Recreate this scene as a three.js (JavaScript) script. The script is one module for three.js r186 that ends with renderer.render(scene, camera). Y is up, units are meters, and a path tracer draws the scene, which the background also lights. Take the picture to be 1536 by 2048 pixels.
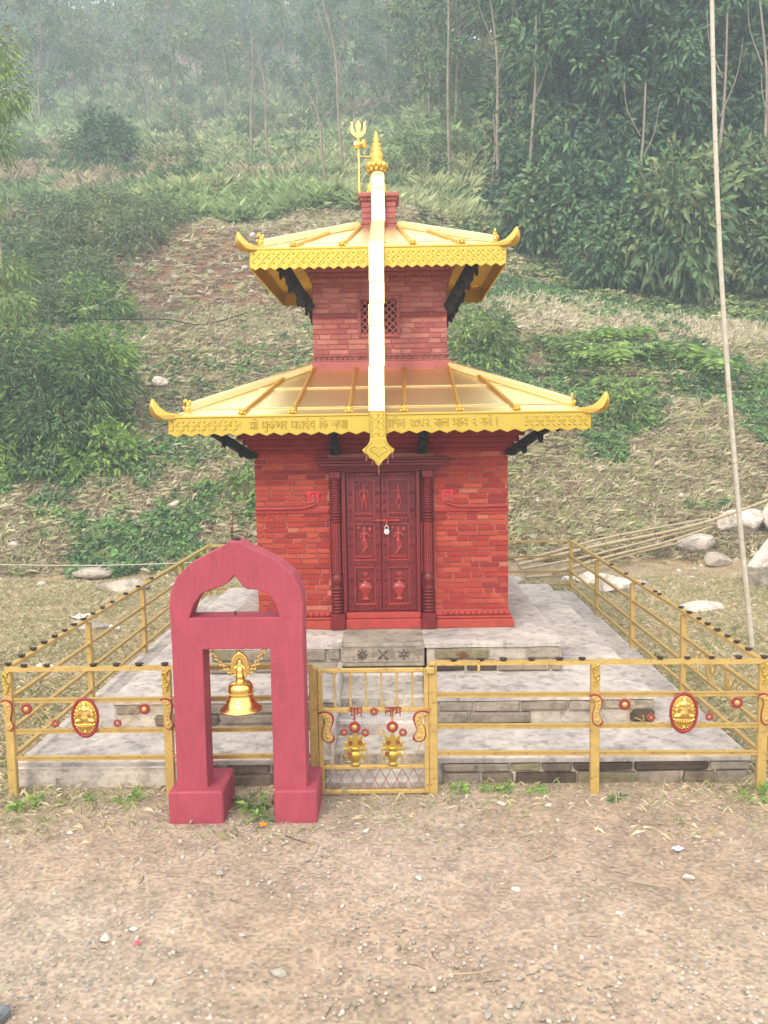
import * as THREE from 'three';
import { mergeGeometries } from 'three/addons/utils/BufferGeometryUtils.js';
import { MarchingCubes } from 'three/addons/objects/MarchingCubes.js';

// ------------------------------------------------------------------ camera, sky, sun, air, exposure
const scene = new THREE.Scene();
const camera = new THREE.PerspectiveCamera(62.12, 768 / 1024, 0.1, 600);
camera.rotation.order = 'YXZ';
camera.position.set(0, 2.8, 0);
camera.rotation.set(THREE.MathUtils.degToRad(-5.41), THREE.MathUtils.degToRad(0.91), THREE.MathUtils.degToRad(-0.9));
const renderer = new THREE.WebGLRenderer({ antialias: true });
renderer.toneMapping = THREE.LinearToneMapping;
renderer.toneMappingExposure = 3.2;
renderer.shadowMap.enabled = true;

const SUN = new THREE.Vector3(-0.4, 0.8, 1.0).normalize();
{ // a bright, milky overcast sky: even cloud with a broad soft brightening round the hidden sun
  const W = 128, H = 64, data = new Float32Array(W * H * 4), v = new THREE.Vector3();
  for (let r = 0; r < H; r++) for (let c = 0; c < W; c++) {
    const up = ((r + 0.5) / H - 0.5) * Math.PI, round = ((c + 0.5) / W - 0.5) * 2 * Math.PI;
    v.set(Math.cos(round) * Math.cos(up), Math.sin(up), Math.sin(round) * Math.cos(up));
    const g = Math.max(0, v.dot(SUN)), l = 0.92 + 0.55 * g ** 6 + 0.1 * Math.max(0, v.y), i = (r * W + c) * 4;
    data[i] = l * 0.97; data[i + 1] = l; data[i + 2] = l * 1.04; data[i + 3] = 1;
    if (v.y < 0) { data[i] = 0.36; data[i + 1] = 0.34; data[i + 2] = 0.3; }
  }
  const sky = new THREE.DataTexture(data, W, H, THREE.RGBAFormat, THREE.FloatType);
  sky.mapping = THREE.EquirectangularReflectionMapping; sky.magFilter = THREE.LinearFilter; sky.needsUpdate = true;
  scene.background = sky; scene.environment = sky;
}
const sun = new THREE.DirectionalLight(0xfff1dc, 1.5);
sun.name = 'sun';
sun.position.copy(SUN).multiplyScalar(60).add(new THREE.Vector3(0, 0, -12)); sun.target.position.set(0, 0, -12);
sun.shadow.radius = 26; sun.castShadow = true;
Object.assign(sun.shadow.camera, { left: -30, right: 30, top: 30, bottom: -30, near: 1, far: 140 });
scene.add(sun, sun.target);
scene.fog = new THREE.FogExp2(0xdde9f2, 0.0047);

// ------------------------------------------------------------------ helpers
const rngOf = (a) => () => { a = (a + 0x6d2b79f5) | 0; let t = Math.imul(a ^ (a >>> 15), 1 | a); t = (t + Math.imul(t ^ (t >>> 7), 61 | t)) ^ t; return ((t ^ (t >>> 14)) >>> 0) / 4294967296; };
const R0 = rngOf(7), rr = (a, b, R = R0) => a + (b - a) * R();
const V = (x, y, z) => new THREE.Vector3(x, y, z);
const lerp = THREE.MathUtils.lerp, clamp = THREE.MathUtils.clamp, sstep = (a, b, x) => a < b ? THREE.MathUtils.smoothstep(x, a, b) : 1 - THREE.MathUtils.smoothstep(x, b, a);
const hash = (x, y, s = 0) => { let h = Math.imul(x | 0, 374761393) ^ Math.imul(y | 0, 668265263) ^ Math.imul(s | 0, 974634777); h = Math.imul(h ^ (h >>> 13), 1274126177); return ((h ^ (h >>> 16)) >>> 0) / 4294967296; };
function vnoise(x, y, s = 0, per = 0) { // value noise, tileable when per > 0
  const ix = Math.floor(x), iy = Math.floor(y), fx = x - ix, fy = y - iy, w = (n) => per ? ((n % per) + per) % per : n;
  const u = fx * fx * (3 - 2 * fx), v = fy * fy * (3 - 2 * fy);
  return lerp(lerp(hash(w(ix), w(iy), s), hash(w(ix + 1), w(iy), s), u), lerp(hash(w(ix), w(iy + 1), s), hash(w(ix + 1), w(iy + 1), s), u), v);
}
const fbm = (x, y, s = 0, o = 4, per = 0) => { let a = 0.5, t = 0, n = 0; for (let i = 0; i < o; i++) { t += a * vnoise(x, y, s + i * 17, per); n += a; a *= 0.5; x *= 2; y *= 2; per *= 2; } return t / n; };
const lin = (r, g, b) => new THREE.Color().setRGB(r, g, b);

function boxUV(g) { // uv in metres, projected along the main axis of each face normal
  const p = g.attributes.position, n = g.attributes.normal, uv = new Float32Array(p.count * 2);
  for (let i = 0; i < p.count; i++) {
    const ax = Math.abs(n.getX(i)), ay = Math.abs(n.getY(i)), az = Math.abs(n.getZ(i));
    if (ay >= ax && ay >= az) { uv[2 * i] = p.getX(i); uv[2 * i + 1] = p.getZ(i); }
    else if (ax >= az) { uv[2 * i] = p.getZ(i); uv[2 * i + 1] = p.getY(i); }
    else { uv[2 * i] = p.getX(i); uv[2 * i + 1] = p.getY(i); }
  }
  g.setAttribute('uv', new THREE.BufferAttribute(uv, 2));
  return g;
}
const flat = (g) => { const r = g.index ? g.toNonIndexed() : g; for (const k of Object.keys(r.attributes)) if (k !== 'position' && k !== 'normal') r.deleteAttribute(k); if (!r.attributes.normal) r.computeVertexNormals(); return r; };
const merge = (list) => boxUV(mergeGeometries(list.map(flat)));
const names = {};
function numbered(n) { const k = (names[n] = (names[n] ?? -1) + 1); return k ? `${n}_${String(k).padStart(3, '0')}` : n; }
function mesh(name, geos, mat, parent) {
  const m = new THREE.Mesh(!Array.isArray(geos) ? geos : geos.length ? merge(geos) : new THREE.BufferGeometry(), mat);
  m.castShadow = m.receiveShadow = true;
  m.name = parent ? name : numbered(name);
  (parent ?? scene).add(m);
  return m;
}
function thing(name, label, category, pos = [0, 0, 0], group) {
  const o = new THREE.Group(); o.name = numbered(name); o.position.set(...pos); scene.add(o);
  o.userData = { label, category }; if (group) o.userData.group = group;
  return o;
}
function tag(o, label, category, group, kind) {
  if (label) o.userData.label = label; if (category) o.userData.category = category;
  if (group) o.userData.group = group; if (kind) o.userData.kind = kind;
  return o;
}
function copyOf(root, pos, label, group) {
  const c = root.clone(); c.name = numbered(root.name.replace(/_\d{3}$/, '')); c.position.set(...pos); c.userData = { ...root.userData };
  if (label) c.userData.label = label; if (group) c.userData.group = group;
  scene.add(c); return c;
}
const T = (g, x = 0, y = 0, z = 0, rx = 0, ry = 0, rz = 0) => { if (rx || ry || rz) g.applyMatrix4(new THREE.Matrix4().makeRotationFromEuler(new THREE.Euler(rx, ry, rz))); return g.translate(x, y, z); };
const box = (w, h, d, x = 0, y = 0, z = 0) => new THREE.BoxGeometry(w, h, d).translate(x, y, z);
const span = (x0, x1, y0, y1, z0, z1) => box(x1 - x0, y1 - y0, z1 - z0, (x0 + x1) / 2, (y0 + y1) / 2, (z0 + z1) / 2);
function polyGeo(verts, faces) { const a = []; for (const f of faces) for (let k = 1; k + 1 < f.length; k++) a.push(...verts[f[0]], ...verts[f[k]], ...verts[f[k + 1]]); const g = new THREE.BufferGeometry(); g.setAttribute('position', new THREE.Float32BufferAttribute(a, 3)); g.computeVertexNormals(); return g; }
function chamfer(w, h, d, c) { // a box with all twelve edges cut
  const v = [], id = {}, f = [], x = w / 2, y = h / 2, z = d / 2, add = (a, b, e) => { const k = [a, b, e].join(); if (!(k in id)) { id[k] = v.length; v.push([a, b, e]); } return id[k]; };
  for (const s of [-1, 1]) {
    f.push([[s * x, -y + c, -z + c], [s * x, y - c, -z + c], [s * x, y - c, z - c], [s * x, -y + c, z - c]], [[-x + c, s * y, -z + c], [x - c, s * y, -z + c], [x - c, s * y, z - c], [-x + c, s * y, z - c]], [[-x + c, -y + c, s * z], [x - c, -y + c, s * z], [x - c, y - c, s * z], [-x + c, y - c, s * z]]);
    for (const t of [-1, 1]) {
      f.push([[s * x, t * (y - c), -z + c], [s * (x - c), t * y, -z + c], [s * (x - c), t * y, z - c], [s * x, t * (y - c), z - c]], [[s * x, -y + c, t * (z - c)], [s * (x - c), -y + c, t * z], [s * (x - c), y - c, t * z], [s * x, y - c, t * (z - c)]], [[-x + c, s * y, t * (z - c)], [-x + c, s * (y - c), t * z], [x - c, s * (y - c), t * z], [x - c, s * y, t * (z - c)]]);
      for (const u of [-1, 1]) f.push([[s * x, t * (y - c), u * (z - c)], [s * (x - c), t * y, u * (z - c)], [s * (x - c), t * (y - c), u * z]]);
    }
  }
  const a = V(), b = V(), n = V();
  const F = f.map((q) => { a.set(...q[1]).sub(V(...q[0])); b.set(...q[2]).sub(V(...q[0])); n.crossVectors(a, b); const m = q.reduce((t, p) => t.add(V(...p)), V()); if (n.dot(m) < 0) q.reverse(); return q.map((p) => add(...p)); });
  return polyGeo(v, F);
}
const cbox = (w, h, d, x, y, z, c = 0.006) => chamfer(w, h, d, Math.min(c, w / 3, h / 3, d / 3)).translate(x, y, z);
const cspan = (x0, x1, y0, y1, z0, z1, c = 0.008) => cbox(x1 - x0, y1 - y0, z1 - z0, (x0 + x1) / 2, (y0 + y1) / 2, (z0 + z1) / 2, c);
const lathe = (pts, seg = 24) => new THREE.LatheGeometry(pts.map((p) => new THREE.Vector2(p[0], p[1])), seg);
const curve = (pts) => new THREE.CatmullRomCurve3(pts.map((p) => (p.isVector3 ? p : V(p[0], p[1], p[2] ?? 0))));
const tube = (pts, r, n = 12, s = 6) => new THREE.TubeGeometry(curve(pts), n, r, s);
const ball = (r, x, y, z, sx = 1, sy = 1, sz = 1, a = 10, b = 8) => new THREE.SphereGeometry(r, a, b).scale(sx, sy, sz).translate(x, y, z);
function bar(a, b, w, h) { // square bar between two points
  const d = b.clone().sub(a), l = d.length(), g = new THREE.BoxGeometry(w, h, l);
  return g.applyMatrix4(new THREE.Matrix4().lookAt(b, a, V(0, 1, 0))).translate((a.x + b.x) / 2, (a.y + b.y) / 2, (a.z + b.z) / 2);
}
function taper(pts, r0, r1, seg = 6, n = 0) { // tapered tube along a curve
  const c = curve(pts), N = n || pts.length * 3, fr = c.computeFrenetFrames(N), P = [], idx = [];
  for (let i = 0; i <= N; i++) { const p = c.getPoint(i / N), r = lerp(r0, r1, i / N); for (let k = 0; k < seg; k++) { const a = (k / seg) * 2 * Math.PI, q = p.clone().addScaledVector(fr.normals[i], Math.cos(a) * r).addScaledVector(fr.binormals[i], Math.sin(a) * r); P.push(q.x, q.y, q.z); } }
  for (let i = 0; i < N; i++) for (let k = 0; k < seg; k++) { const a = i * seg + k, b = i * seg + (k + 1) % seg; idx.push(a, b, a + seg, b, b + seg, a + seg); }
  const g = new THREE.BufferGeometry(); g.setAttribute('position', new THREE.Float32BufferAttribute(P, 3)); g.setIndex(idx); g.computeVertexNormals(); return g;
}
function extrude(pts, depth, bevel = 0, smooth = false, holes = []) {
  const mk = (q, S) => { const s = new S(); if (smooth) { const c = new THREE.SplineCurve([...q, q[0]].map((p) => new THREE.Vector2(...p))); s.setFromPoints(c.getPoints(q.length * 4)); } else s.setFromPoints(q.map((p) => new THREE.Vector2(...p))); return s; };
  const s = mk(pts, THREE.Shape); for (const h of holes) s.holes.push(mk(h, THREE.Path));
  return new THREE.ExtrudeGeometry(s, { depth, bevelEnabled: bevel > 0, bevelSize: bevel, bevelThickness: bevel, bevelSegments: 2, curveSegments: 12 });
}
function blob(caps, k, res, pad = 0.02) { // one smooth skin round tapered capsules [ax,ay,az,ar, bx,by,bz,br], flat ones through zs
  const lo = V(1e9, 1e9, 1e9), hi = V(-1e9, -1e9, -1e9);
  for (const c of caps) for (const o of [0, 4]) { lo.min(V(c[o] - c[o + 3], c[o + 1] - c[o + 3], c[o + 2] - c[o + 3])); hi.max(V(c[o] + c[o + 3], c[o + 1] + c[o + 3], c[o + 2] + c[o + 3])); }
  const mid = lo.clone().add(hi).multiplyScalar(0.5), half = Math.max(hi.x - lo.x, hi.y - lo.y, hi.z - lo.z) / 2 + pad, mc = new MarchingCubes(res, new THREE.MeshStandardMaterial(), false, false, 60000);
  mc.isolation = 0; const S = mc.size, hs = S / 2;
  for (let z = 0; z < S; z++) for (let y = 0; y < S; y++) for (let x = 0; x < S; x++) {
    const px = mid.x + ((x - hs) / hs) * half, py = mid.y + ((y - hs) / hs) * half, pz = mid.z + ((z - hs) / hs) * half; let e = 0;
    for (const c of caps) {
      const dx = c[4] - c[0], dy = c[5] - c[1], dz = c[6] - c[2], L = dx * dx + dy * dy + dz * dz || 1e-9, t = clamp(((px - c[0]) * dx + (py - c[1]) * dy + (pz - c[2]) * dz) / L, 0, 1);
      const d = Math.hypot(px - c[0] - dx * t, py - c[1] - dy * t, pz - c[2] - dz * t) - lerp(c[3], c[7], t); e += Math.exp(-d / k);
    }
    mc.field[x + y * S + z * S * S] = e > 1e-30 ? k * Math.log(e) : -1;
  }
  mc.update();
  const n = mc.count, g = new THREE.BufferGeometry();
  g.setAttribute('position', new THREE.BufferAttribute(mc.positionArray.slice(0, n * 3).map((v, i) => v * half + [mid.x, mid.y, mid.z][i % 3]), 3));
  g.setAttribute('normal', new THREE.BufferAttribute(mc.normalArray.slice(0, n * 3), 3));
  return g;
}

// ------------------------------------------------------------------ computed textures
function texture(size, f, srgb, metres) { // f(u, v) -> [r, g, b] 0..1, tileable by its own care
  const d = new Uint8Array(size * size * 4);
  for (let y = 0; y < size; y++) for (let x = 0; x < size; x++) { const c = f(x / size, y / size), i = (y * size + x) * 4; d[i] = clamp(c[0], 0, 1) * 255; d[i + 1] = clamp(c[1] ?? c[0], 0, 1) * 255; d[i + 2] = clamp(c[2] ?? c[0], 0, 1) * 255; d[i + 3] = 255; }
  const t = new THREE.DataTexture(d, size, size); t.wrapS = t.wrapT = THREE.RepeatWrapping; t.magFilter = THREE.LinearFilter; t.repeat.set(1 / metres, 1 / metres);
  if (srgb) t.colorSpace = THREE.SRGBColorSpace; t.needsUpdate = true; return t;
}
const grainTex = texture(512, (u, v) => { const a = fbm(u * 8, v * 8, 3, 6, 8), b = vnoise(u * 128, v * 128, 9, 128); return [0.9 + 0.1 * (a - 0.5) * 2 + 0.12 * (b - 0.5)]; }, true, 0.7);
const grainBump = texture(512, (u, v) => [0.6 * fbm(u * 16, v * 16, 5, 5, 16) + 0.4 * vnoise(u * 160, v * 160, 2, 160)], false, 0.5);
const roughTex = texture(256, (u, v) => { const a = fbm(u * 6, v * 6, 11, 5, 6); return [1, 0.8 + 0.4 * (a - 0.5), 1]; }, false, 0.6);
const dentBump = texture(256, (u, v) => [fbm(u * 5, v * 5, 31, 4, 5)], false, 0.45);
const concreteTex = texture(1024, (u, v) => { // pale cement wash with patches, drips and dark lichen flecks
  const a = fbm(u * 5, v * 5, 21, 6, 5), b = fbm(u * 24, v * 24, 22, 4, 24), c = fbm(u * 60, v * 60, 23, 2, 60), dark = sstep(0.58, 0.68, fbm(u * 26, v * 26, 25, 5, 26)) * 0.35 + sstep(0.66, 0.72, c) * 0.25;
  const l = 0.86 + 0.14 * (a - 0.5) * 2 + 0.2 * (b - 0.5) - dark * 0.3; return [l * 1.0, l * (0.965 - 0.02 * a), l * (0.93 - 0.05 * a)];
}, true, 2.2);
const concreteBump = texture(512, (u, v) => [0.7 * fbm(u * 14, v * 14, 41, 5, 14) + 0.3 * Math.abs(2 * fbm(u * 9, v * 22, 42, 4, 9) - 1)], false, 1.1);
const plasterTex = texture(1024, (u, v) => { // brush-marked limewash, with chips down to the white and rain streaks
  const a = fbm(u * 120, v * 14, 61, 3, 0), s = sstep(0.6, 0.8, fbm(u * 40, v * 5, 62, 4, 0)) * 0.045, d = fbm(u * 7, v * 7, 63, 5, 7), chip = sstep(0.79, 0.83, fbm(u * 70, v * 70, 64, 3, 70)), l = 0.9 + 0.12 * (a - 0.5) + 0.1 * (d - 0.5) - s;
  return [lerp(l, 1, chip * 0.6), lerp(l, 1.6, chip), lerp(l, 1.5, chip)];
}, true, 1.3);
const paintTex = texture(512, (u, v) => { // gold paint with rust freckles, runs and oil spots
  const a = fbm(u * 10, v * 10, 65, 5, 10), r = 0.5 * sstep(0.66, 0.8, fbm(u * 18, v * 30, 66, 5, 0)), l = 0.92 + 0.16 * (a - 0.5) + 0.1 * (vnoise(u * 120, v * 120, 67, 120) - 0.5);
  return [l * lerp(1, 0.72, r), l * lerp(1, 0.58, r), l * lerp(1, 0.55, r)];
}, true, 0.6);
const dirtMaps = (() => { // trodden earth: clods, stains, and small stones too fine to model
  const S = 2048, c = document.createElement('canvas'), b = document.createElement('canvas'); c.width = c.height = b.width = b.height = S;
  const g = c.getContext('2d'), h = b.getContext('2d'), im = g.createImageData(S, S), ih = h.createImageData(S, S);
  for (let y = 0; y < S; y++) for (let x = 0; x < S; x++) {
    const u = x / S, v = y / S, a = fbm(u * 6, v * 6, 1, 4, 6), d = fbm(u * 40, v * 40, 4, 3, 40), e = hash(x, y, 6), k = (y * S + x) * 4, l = 0.84 + 0.1 * (a - 0.5) + 0.22 * (d - 0.5) + 0.22 * (vnoise(u * 300, v * 300, 12, 300) - 0.5) + 0.14 * (e - 0.5), w = fbm(u * 3, v * 3, 8, 3, 3);
    im.data[k] = 255 * clamp(l * 0.92, 0, 1); im.data[k + 1] = 255 * clamp(l * lerp(0.77, 0.82, w), 0, 1); im.data[k + 2] = 255 * clamp(l * lerp(0.64, 0.74, w), 0, 1); im.data[k + 3] = 255;
    ih.data[k] = ih.data[k + 1] = ih.data[k + 2] = 255 * (0.2 + 0.3 * d + 0.12 * a + 0.22 * vnoise(u * 300, v * 300, 12, 300) + 0.06 * e); ih.data[k + 3] = 255;
  }
  g.putImageData(im, 0, 0); h.putImageData(ih, 0, 0);
  const R = rngOf(91);
  for (let i = 0; i < 6500; i++) {
    const x = R() * S, y = R() * S, r = 1.5 + 5.5 * R() ** 3, q = 0.55 + 0.4 * R(), an = R() * 3.2, l = 140 + 66 * R(), w = R() * 26 - 8, hl = 130 + 60 * R();
    for (const dx of [0, x < 20 ? S : x > S - 20 ? -S : 0]) for (const dy of [0, y < 20 ? S : y > S - 20 ? -S : 0]) {
      g.fillStyle = `rgb(${l | 0},${(l - 10 + w * 0.1) | 0},${(l - 28 - w) | 0})`; g.beginPath(); g.ellipse(x + dx, y + dy, r, r * q, an, 0, 7); g.fill();
      h.fillStyle = `rgb(${hl | 0},${hl | 0},${hl | 0})`; h.beginPath(); h.ellipse(x + dx, y + dy, r * 0.85, r * q * 0.85, an, 0, 7); h.fill();
    }
  }
  for (let i = 0; i < 420; i++) { const x = R() * S, y = R() * S, a = R() * 7, l = 12 + 40 * R(), t = R() < 0.6 ? 'rgba(214,196,160,.8)' : 'rgba(96,78,62,.8)'; for (const k of [g, h]) { k.strokeStyle = k === g ? t : 'rgb(170,170,170)'; k.lineWidth = 1 + R() * 1.6; k.beginPath(); k.moveTo(x, y); k.quadraticCurveTo(x + l * Math.cos(a + 0.3) * 0.5, y + l * Math.sin(a + 0.3) * 0.5, x + l * Math.cos(a), y + l * Math.sin(a)); k.stroke(); } }
  const mk = (cv, srgb) => { const t = new THREE.CanvasTexture(cv); t.wrapS = t.wrapT = THREE.RepeatWrapping; t.repeat.set(1 / 6, 1 / 6); if (srgb) t.colorSpace = THREE.SRGBColorSpace; return t; };
  return [mk(c, true), mk(b, false)];
})();

// ------------------------------------------------------------------ materials
const std = (o) => new THREE.MeshStandardMaterial(o);
const gold = std({ name: 'gilt sheet', color: lin(0.7, 0.45, 0.1), metalness: 1, roughness: 0.4, roughnessMap: roughTex, bumpMap: dentBump, bumpScale: 0.003 });
const goldPale = std({ name: 'pale gilt sheet', color: lin(0.86, 0.69, 0.35), metalness: 1, roughness: 0.4, bumpMap: grainBump, bumpScale: 0.0006 });
const goldRelief = std({ name: 'embossed gilt', color: lin(0.55, 0.39, 0.07), metalness: 0.85, roughness: 0.45, roughnessMap: roughTex });
const goldPaint = std({ name: 'gold paint', color: lin(0.58, 0.385, 0.115), metalness: 0.2, roughness: 0.42, map: paintTex, bumpMap: grainBump, bumpScale: 0.0015 });
const soffit = std({ name: 'yellow painted soffit', color: lin(0.95, 0.6, 0.06), metalness: 0.1, roughness: 0.55, map: grainTex });
const brass = std({ name: 'polished brass', color: lin(0.86, 0.58, 0.17), metalness: 1, roughness: 0.32, roughnessMap: roughTex });
const pink = std({ name: 'pink painted plaster', color: lin(0.4, 0.054, 0.082), roughness: 0.75, map: plasterTex, bumpMap: grainBump, bumpScale: 0.004 });
const concrete = std({ name: 'cement render', color: lin(0.62, 0.59, 0.58), roughness: 0.93, map: concreteTex, bumpMap: concreteBump, bumpScale: 0.02 });
const mortar = std({ name: 'grey mortar', color: lin(0.62, 0.59, 0.55), roughness: 0.95, map: concreteTex, bumpMap: concreteBump, bumpScale: 0.02 });
const brickMats = [[0.47, 0.045, 0.024], [0.4, 0.031, 0.021], [0.55, 0.082, 0.04], [0.47, 0.06, 0.037], [0.32, 0.024, 0.018], [0.58, 0.15, 0.09]].map((c) => std({ name: 'red limewashed brick', color: lin(...c), roughness: 0.85, map: grainTex, bumpMap: grainBump, bumpScale: 0.006 }));
const upperBrickMats = [[0.43, 0.125, 0.112], [0.37, 0.096, 0.088], [0.5, 0.18, 0.15]].map((c) => std({ name: 'dusty red brick', color: lin(...c), roughness: 0.88, map: grainTex, bumpMap: grainBump, bumpScale: 0.006 }));
const jointRed = std({ name: 'red washed joint', color: lin(0.55, 0.19, 0.14), roughness: 0.95, map: grainTex });
const jointPink = std({ name: 'dusty red joint', color: lin(0.6, 0.28, 0.24), roughness: 0.95, map: grainTex });
const woodRed = std({ name: 'red painted carved wood', color: lin(0.19, 0.006, 0.008), roughness: 0.36, map: grainTex, bumpMap: grainBump, bumpScale: 0.003 });
const woodRedLight = std({ name: 'worn red carving', color: lin(0.38, 0.036, 0.03), roughness: 0.36, map: grainTex });
const terracotta = std({ name: 'red washed terracotta', color: lin(0.46, 0.05, 0.04), roughness: 0.8, map: grainTex });
const brightRed = std({ name: 'vermilion paint', color: lin(0.25, 0.012, 0.017), roughness: 0.45 });
const plaqueRed = std({ name: 'bright red plaque', color: lin(0.55, 0.03, 0.03), roughness: 0.6 });
const darkWood = std({ name: 'dark carved timber', color: lin(0.012, 0.009, 0.008), roughness: 0.85, map: grainTex });
const steel = std({ name: 'bright steel', color: lin(0.75, 0.73, 0.7), metalness: 0.8, roughness: 0.35 });
const clay = std({ name: 'dark fired clay', color: lin(0.05, 0.024, 0.018), roughness: 0.7, map: grainTex });
const stoneMats = [[0.42, 0.38, 0.33], [0.33, 0.29, 0.25], [0.2, 0.165, 0.13], [0.1, 0.075, 0.055], [0.27, 0.245, 0.15], [0.5, 0.46, 0.41]].map((c) => std({ name: 'weathered stone', color: lin(...c), roughness: 0.95, map: concreteTex, bumpMap: concreteBump, bumpScale: 0.025 }));
const rockMat = std({ name: 'pale boulder', color: lin(0.7, 0.66, 0.62), roughness: 0.92, map: concreteTex, bumpMap: concreteBump, bumpScale: 0.03 });
const pebbleMats = [[0.62, 0.55, 0.44], [0.5, 0.45, 0.38], [0.4, 0.35, 0.3], [0.66, 0.6, 0.52]].map((c) => std({ name: 'pebble', color: lin(...c), roughness: 0.9, map: grainTex, bumpMap: grainBump, bumpScale: 0.003 }));
const bamboo = std({ name: 'dry bamboo', color: lin(0.47, 0.36, 0.21), roughness: 0.6, map: grainTex });
const bambooPale = std({ name: 'bleached bamboo', color: lin(0.6, 0.53, 0.42), roughness: 0.6, map: grainTex });
const bark = std({ name: 'pale bark', color: lin(0.36, 0.33, 0.27), roughness: 0.95, map: concreteTex });
const barkDark = std({ name: 'dark bark', color: lin(0.12, 0.1, 0.085), roughness: 0.95, map: concreteTex });
const leafMat = (name, through = 0.35) => new THREE.MeshPhysicalMaterial({ name, color: lin(1, 1, 1), vertexColors: true, roughness: 0.75, transmission: through, thickness: 0, side: THREE.DoubleSide });
const leaves = leafMat('leaves'), leavesFar = std({ name: 'far leaves', vertexColors: true, roughness: 0.8, side: THREE.DoubleSide });
const instLeaf = new THREE.MeshPhysicalMaterial({ name: 'plant leaves', color: lin(1, 1, 1), roughness: 0.8, transmission: 0.25, thickness: 0, side: THREE.DoubleSide });
const instDry = std({ name: 'dry stems', color: lin(1, 1, 1), roughness: 0.9, side: THREE.DoubleSide });

// ------------------------------------------------------------------ the lie of the land
const PL = [[0, 0], [16.8, 0], [20, 2.2], [24.6, 5.85], [26.2, 6.35], [30.5, 9.9], [36, 12.4], [55, 20], [80, 31], [110, 46.5], [160, 77], [185, 91], [220, 97]];
const PR = [[0, 0], [16.2, 0], [19, 1.6], [25.2, 6.35], [26.4, 6.75], [29, 7.2], [50, 22], [62, 29.5], [75, 36], [220, 44]];
const prof = (P, d) => { let t = 0; for (const o of [-0.5, 0, 0.5]) { const e = clamp(d + o, 0, 219.9); let i = 0; while (P[i + 1][0] < e) i++; t += lerp(P[i][1], P[i + 1][1], (e - P[i][0]) / (P[i + 1][0] - P[i][0])); } return t / 3; };
function land(x, z) {
  const d = -z; if (d < 14) return 0;
  const t = sstep(-0.02, 0.15, x / d), n = sstep(15.5, 20, d);
  let h = lerp(prof(PL, d), prof(PR, d + 0.5 * (fbm(x * 0.12, 3, 51) - 0.5)), t);
  h -= t * sstep(4, 13, x) * 1.0 * sstep(17, 25, d) * (1 - sstep(27, 32, d));
  h += n * (1.1 * (fbm(x * 0.16, z * 0.16, 61) - 0.5) + 0.45 * (fbm(x * 0.7, z * 0.7, 62, 3) - 0.5)) * (d > 30 ? 1.7 : 1);
  h -= t * 0.55 * sstep(0.5, 0, Math.abs(d - 22.2 - 0.6 * fbm(x * 0.3, 1, 66))) * sstep(3, 5, x) * sstep(13, 9, x); // the cut under the ferns
  return h;
}
{ // flat trodden yard
  const nx = 150, nz = 120, P = [], C = [], I = [], U = [];
  const xs = (i) => { const s = (i / nx) * 2 - 1; return Math.sign(s) * (Math.abs(s) * 12 + 150 * Math.max(0, Math.abs(s) - 0.72) ** 2 * 6); };
  const zs = (j) => j < 18 ? 90 - (j / 18) * 91 : -1 - ((j - 18) / (nz - 18)) * 16.6;
  for (let j = 0; j <= nz; j++) for (let i = 0; i <= nx; i++) {
    const x = xs(i), z = zs(j), d = -z, n = fbm(x * 0.8, z * 0.8, 71, 4);
    P.push(x, 0.03 * (fbm(x * 1.3, z * 1.3, 72, 3) - 0.5) - (d > 16.8 ? 0.05 : 0) - 0.004 + (d > 14 ? land(x, z) : 0), z); U.push(x, -z);
    const grassy = clamp(sstep(6.1, 8.2, d) * 0.8 + sstep(2.4, 3.6, Math.abs(x)) * sstep(5.2, 6.4, d) * 0.6 + (n - 0.5) * 0.8, 0, 1), rust = sstep(0.5, 0.8, fbm(x * 1.1 + 4, z * 1.1, 74, 3)) * (1 - grassy) * 0.7;
    const grey = sstep(0.5, 0.7, fbm(x * 0.6 + 9, z * 0.9, 77, 3)) * (1 - grassy) * 0.5;
    const c = [lerp(lerp(0.57, 0.57, rust), 0.54, grassy), lerp(lerp(0.57, 0.53, rust), 0.53, grassy), lerp(lerp(0.535, 0.46, rust), 0.4, grassy)];
    C.push(lerp(c[0], 0.55, grey), lerp(c[1], 0.53, grey), lerp(c[2], 0.52, grey));
  }
  for (let j = 0; j < nz; j++) for (let i = 0; i < nx; i++) { const a = j * (nx + 1) + i, b = a + 1, c = a + nx + 1; I.push(a, b, c, b, c + 1, c); }
  const g = new THREE.BufferGeometry(); g.setAttribute('position', new THREE.Float32BufferAttribute(P, 3)); g.setAttribute('uv', new THREE.Float32BufferAttribute(U, 2)); g.setAttribute('color', new THREE.Float32BufferAttribute(C, 3)); g.setIndex(I); g.computeVertexNormals();
  tag(mesh('ground', g, std({ name: 'trodden earth', vertexColors: true, map: dirtMaps[0], bumpMap: dirtMaps[1], bumpScale: 0.03, roughness: 0.95 })), 'bare stony earth yard in front of the shrine', null, null, 'structure');
}
const greenAt = (x, z) => { const d = -z; return clamp(sstep(0.48, 0.6, fbm(x * 0.4 + 3, z * 0.4, 81, 4)) * (d < 24 ? 1 : 0.3) * (1 - 0.85 * sstep(-0.34, -0.28, x / d) * sstep(-0.02, -0.08, x / d) * sstep(19.5, 21, d)) + sstep(32, 35, d) * 0.9 + sstep(-0.27, -0.36, x / d) * sstep(24, 26, d) * 0.9 + (x / d > 0.02 && d > 27 ? 0.9 : 0), 0, 1); };
const bareAt = (x, z) => { const d = -z, a = x / d; return sstep(25.8, 27.5, d) * (1 - sstep(30.2, 31.5, d)) * sstep(-0.42, -0.3, a) * sstep(0.02, -0.06, a); };
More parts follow.
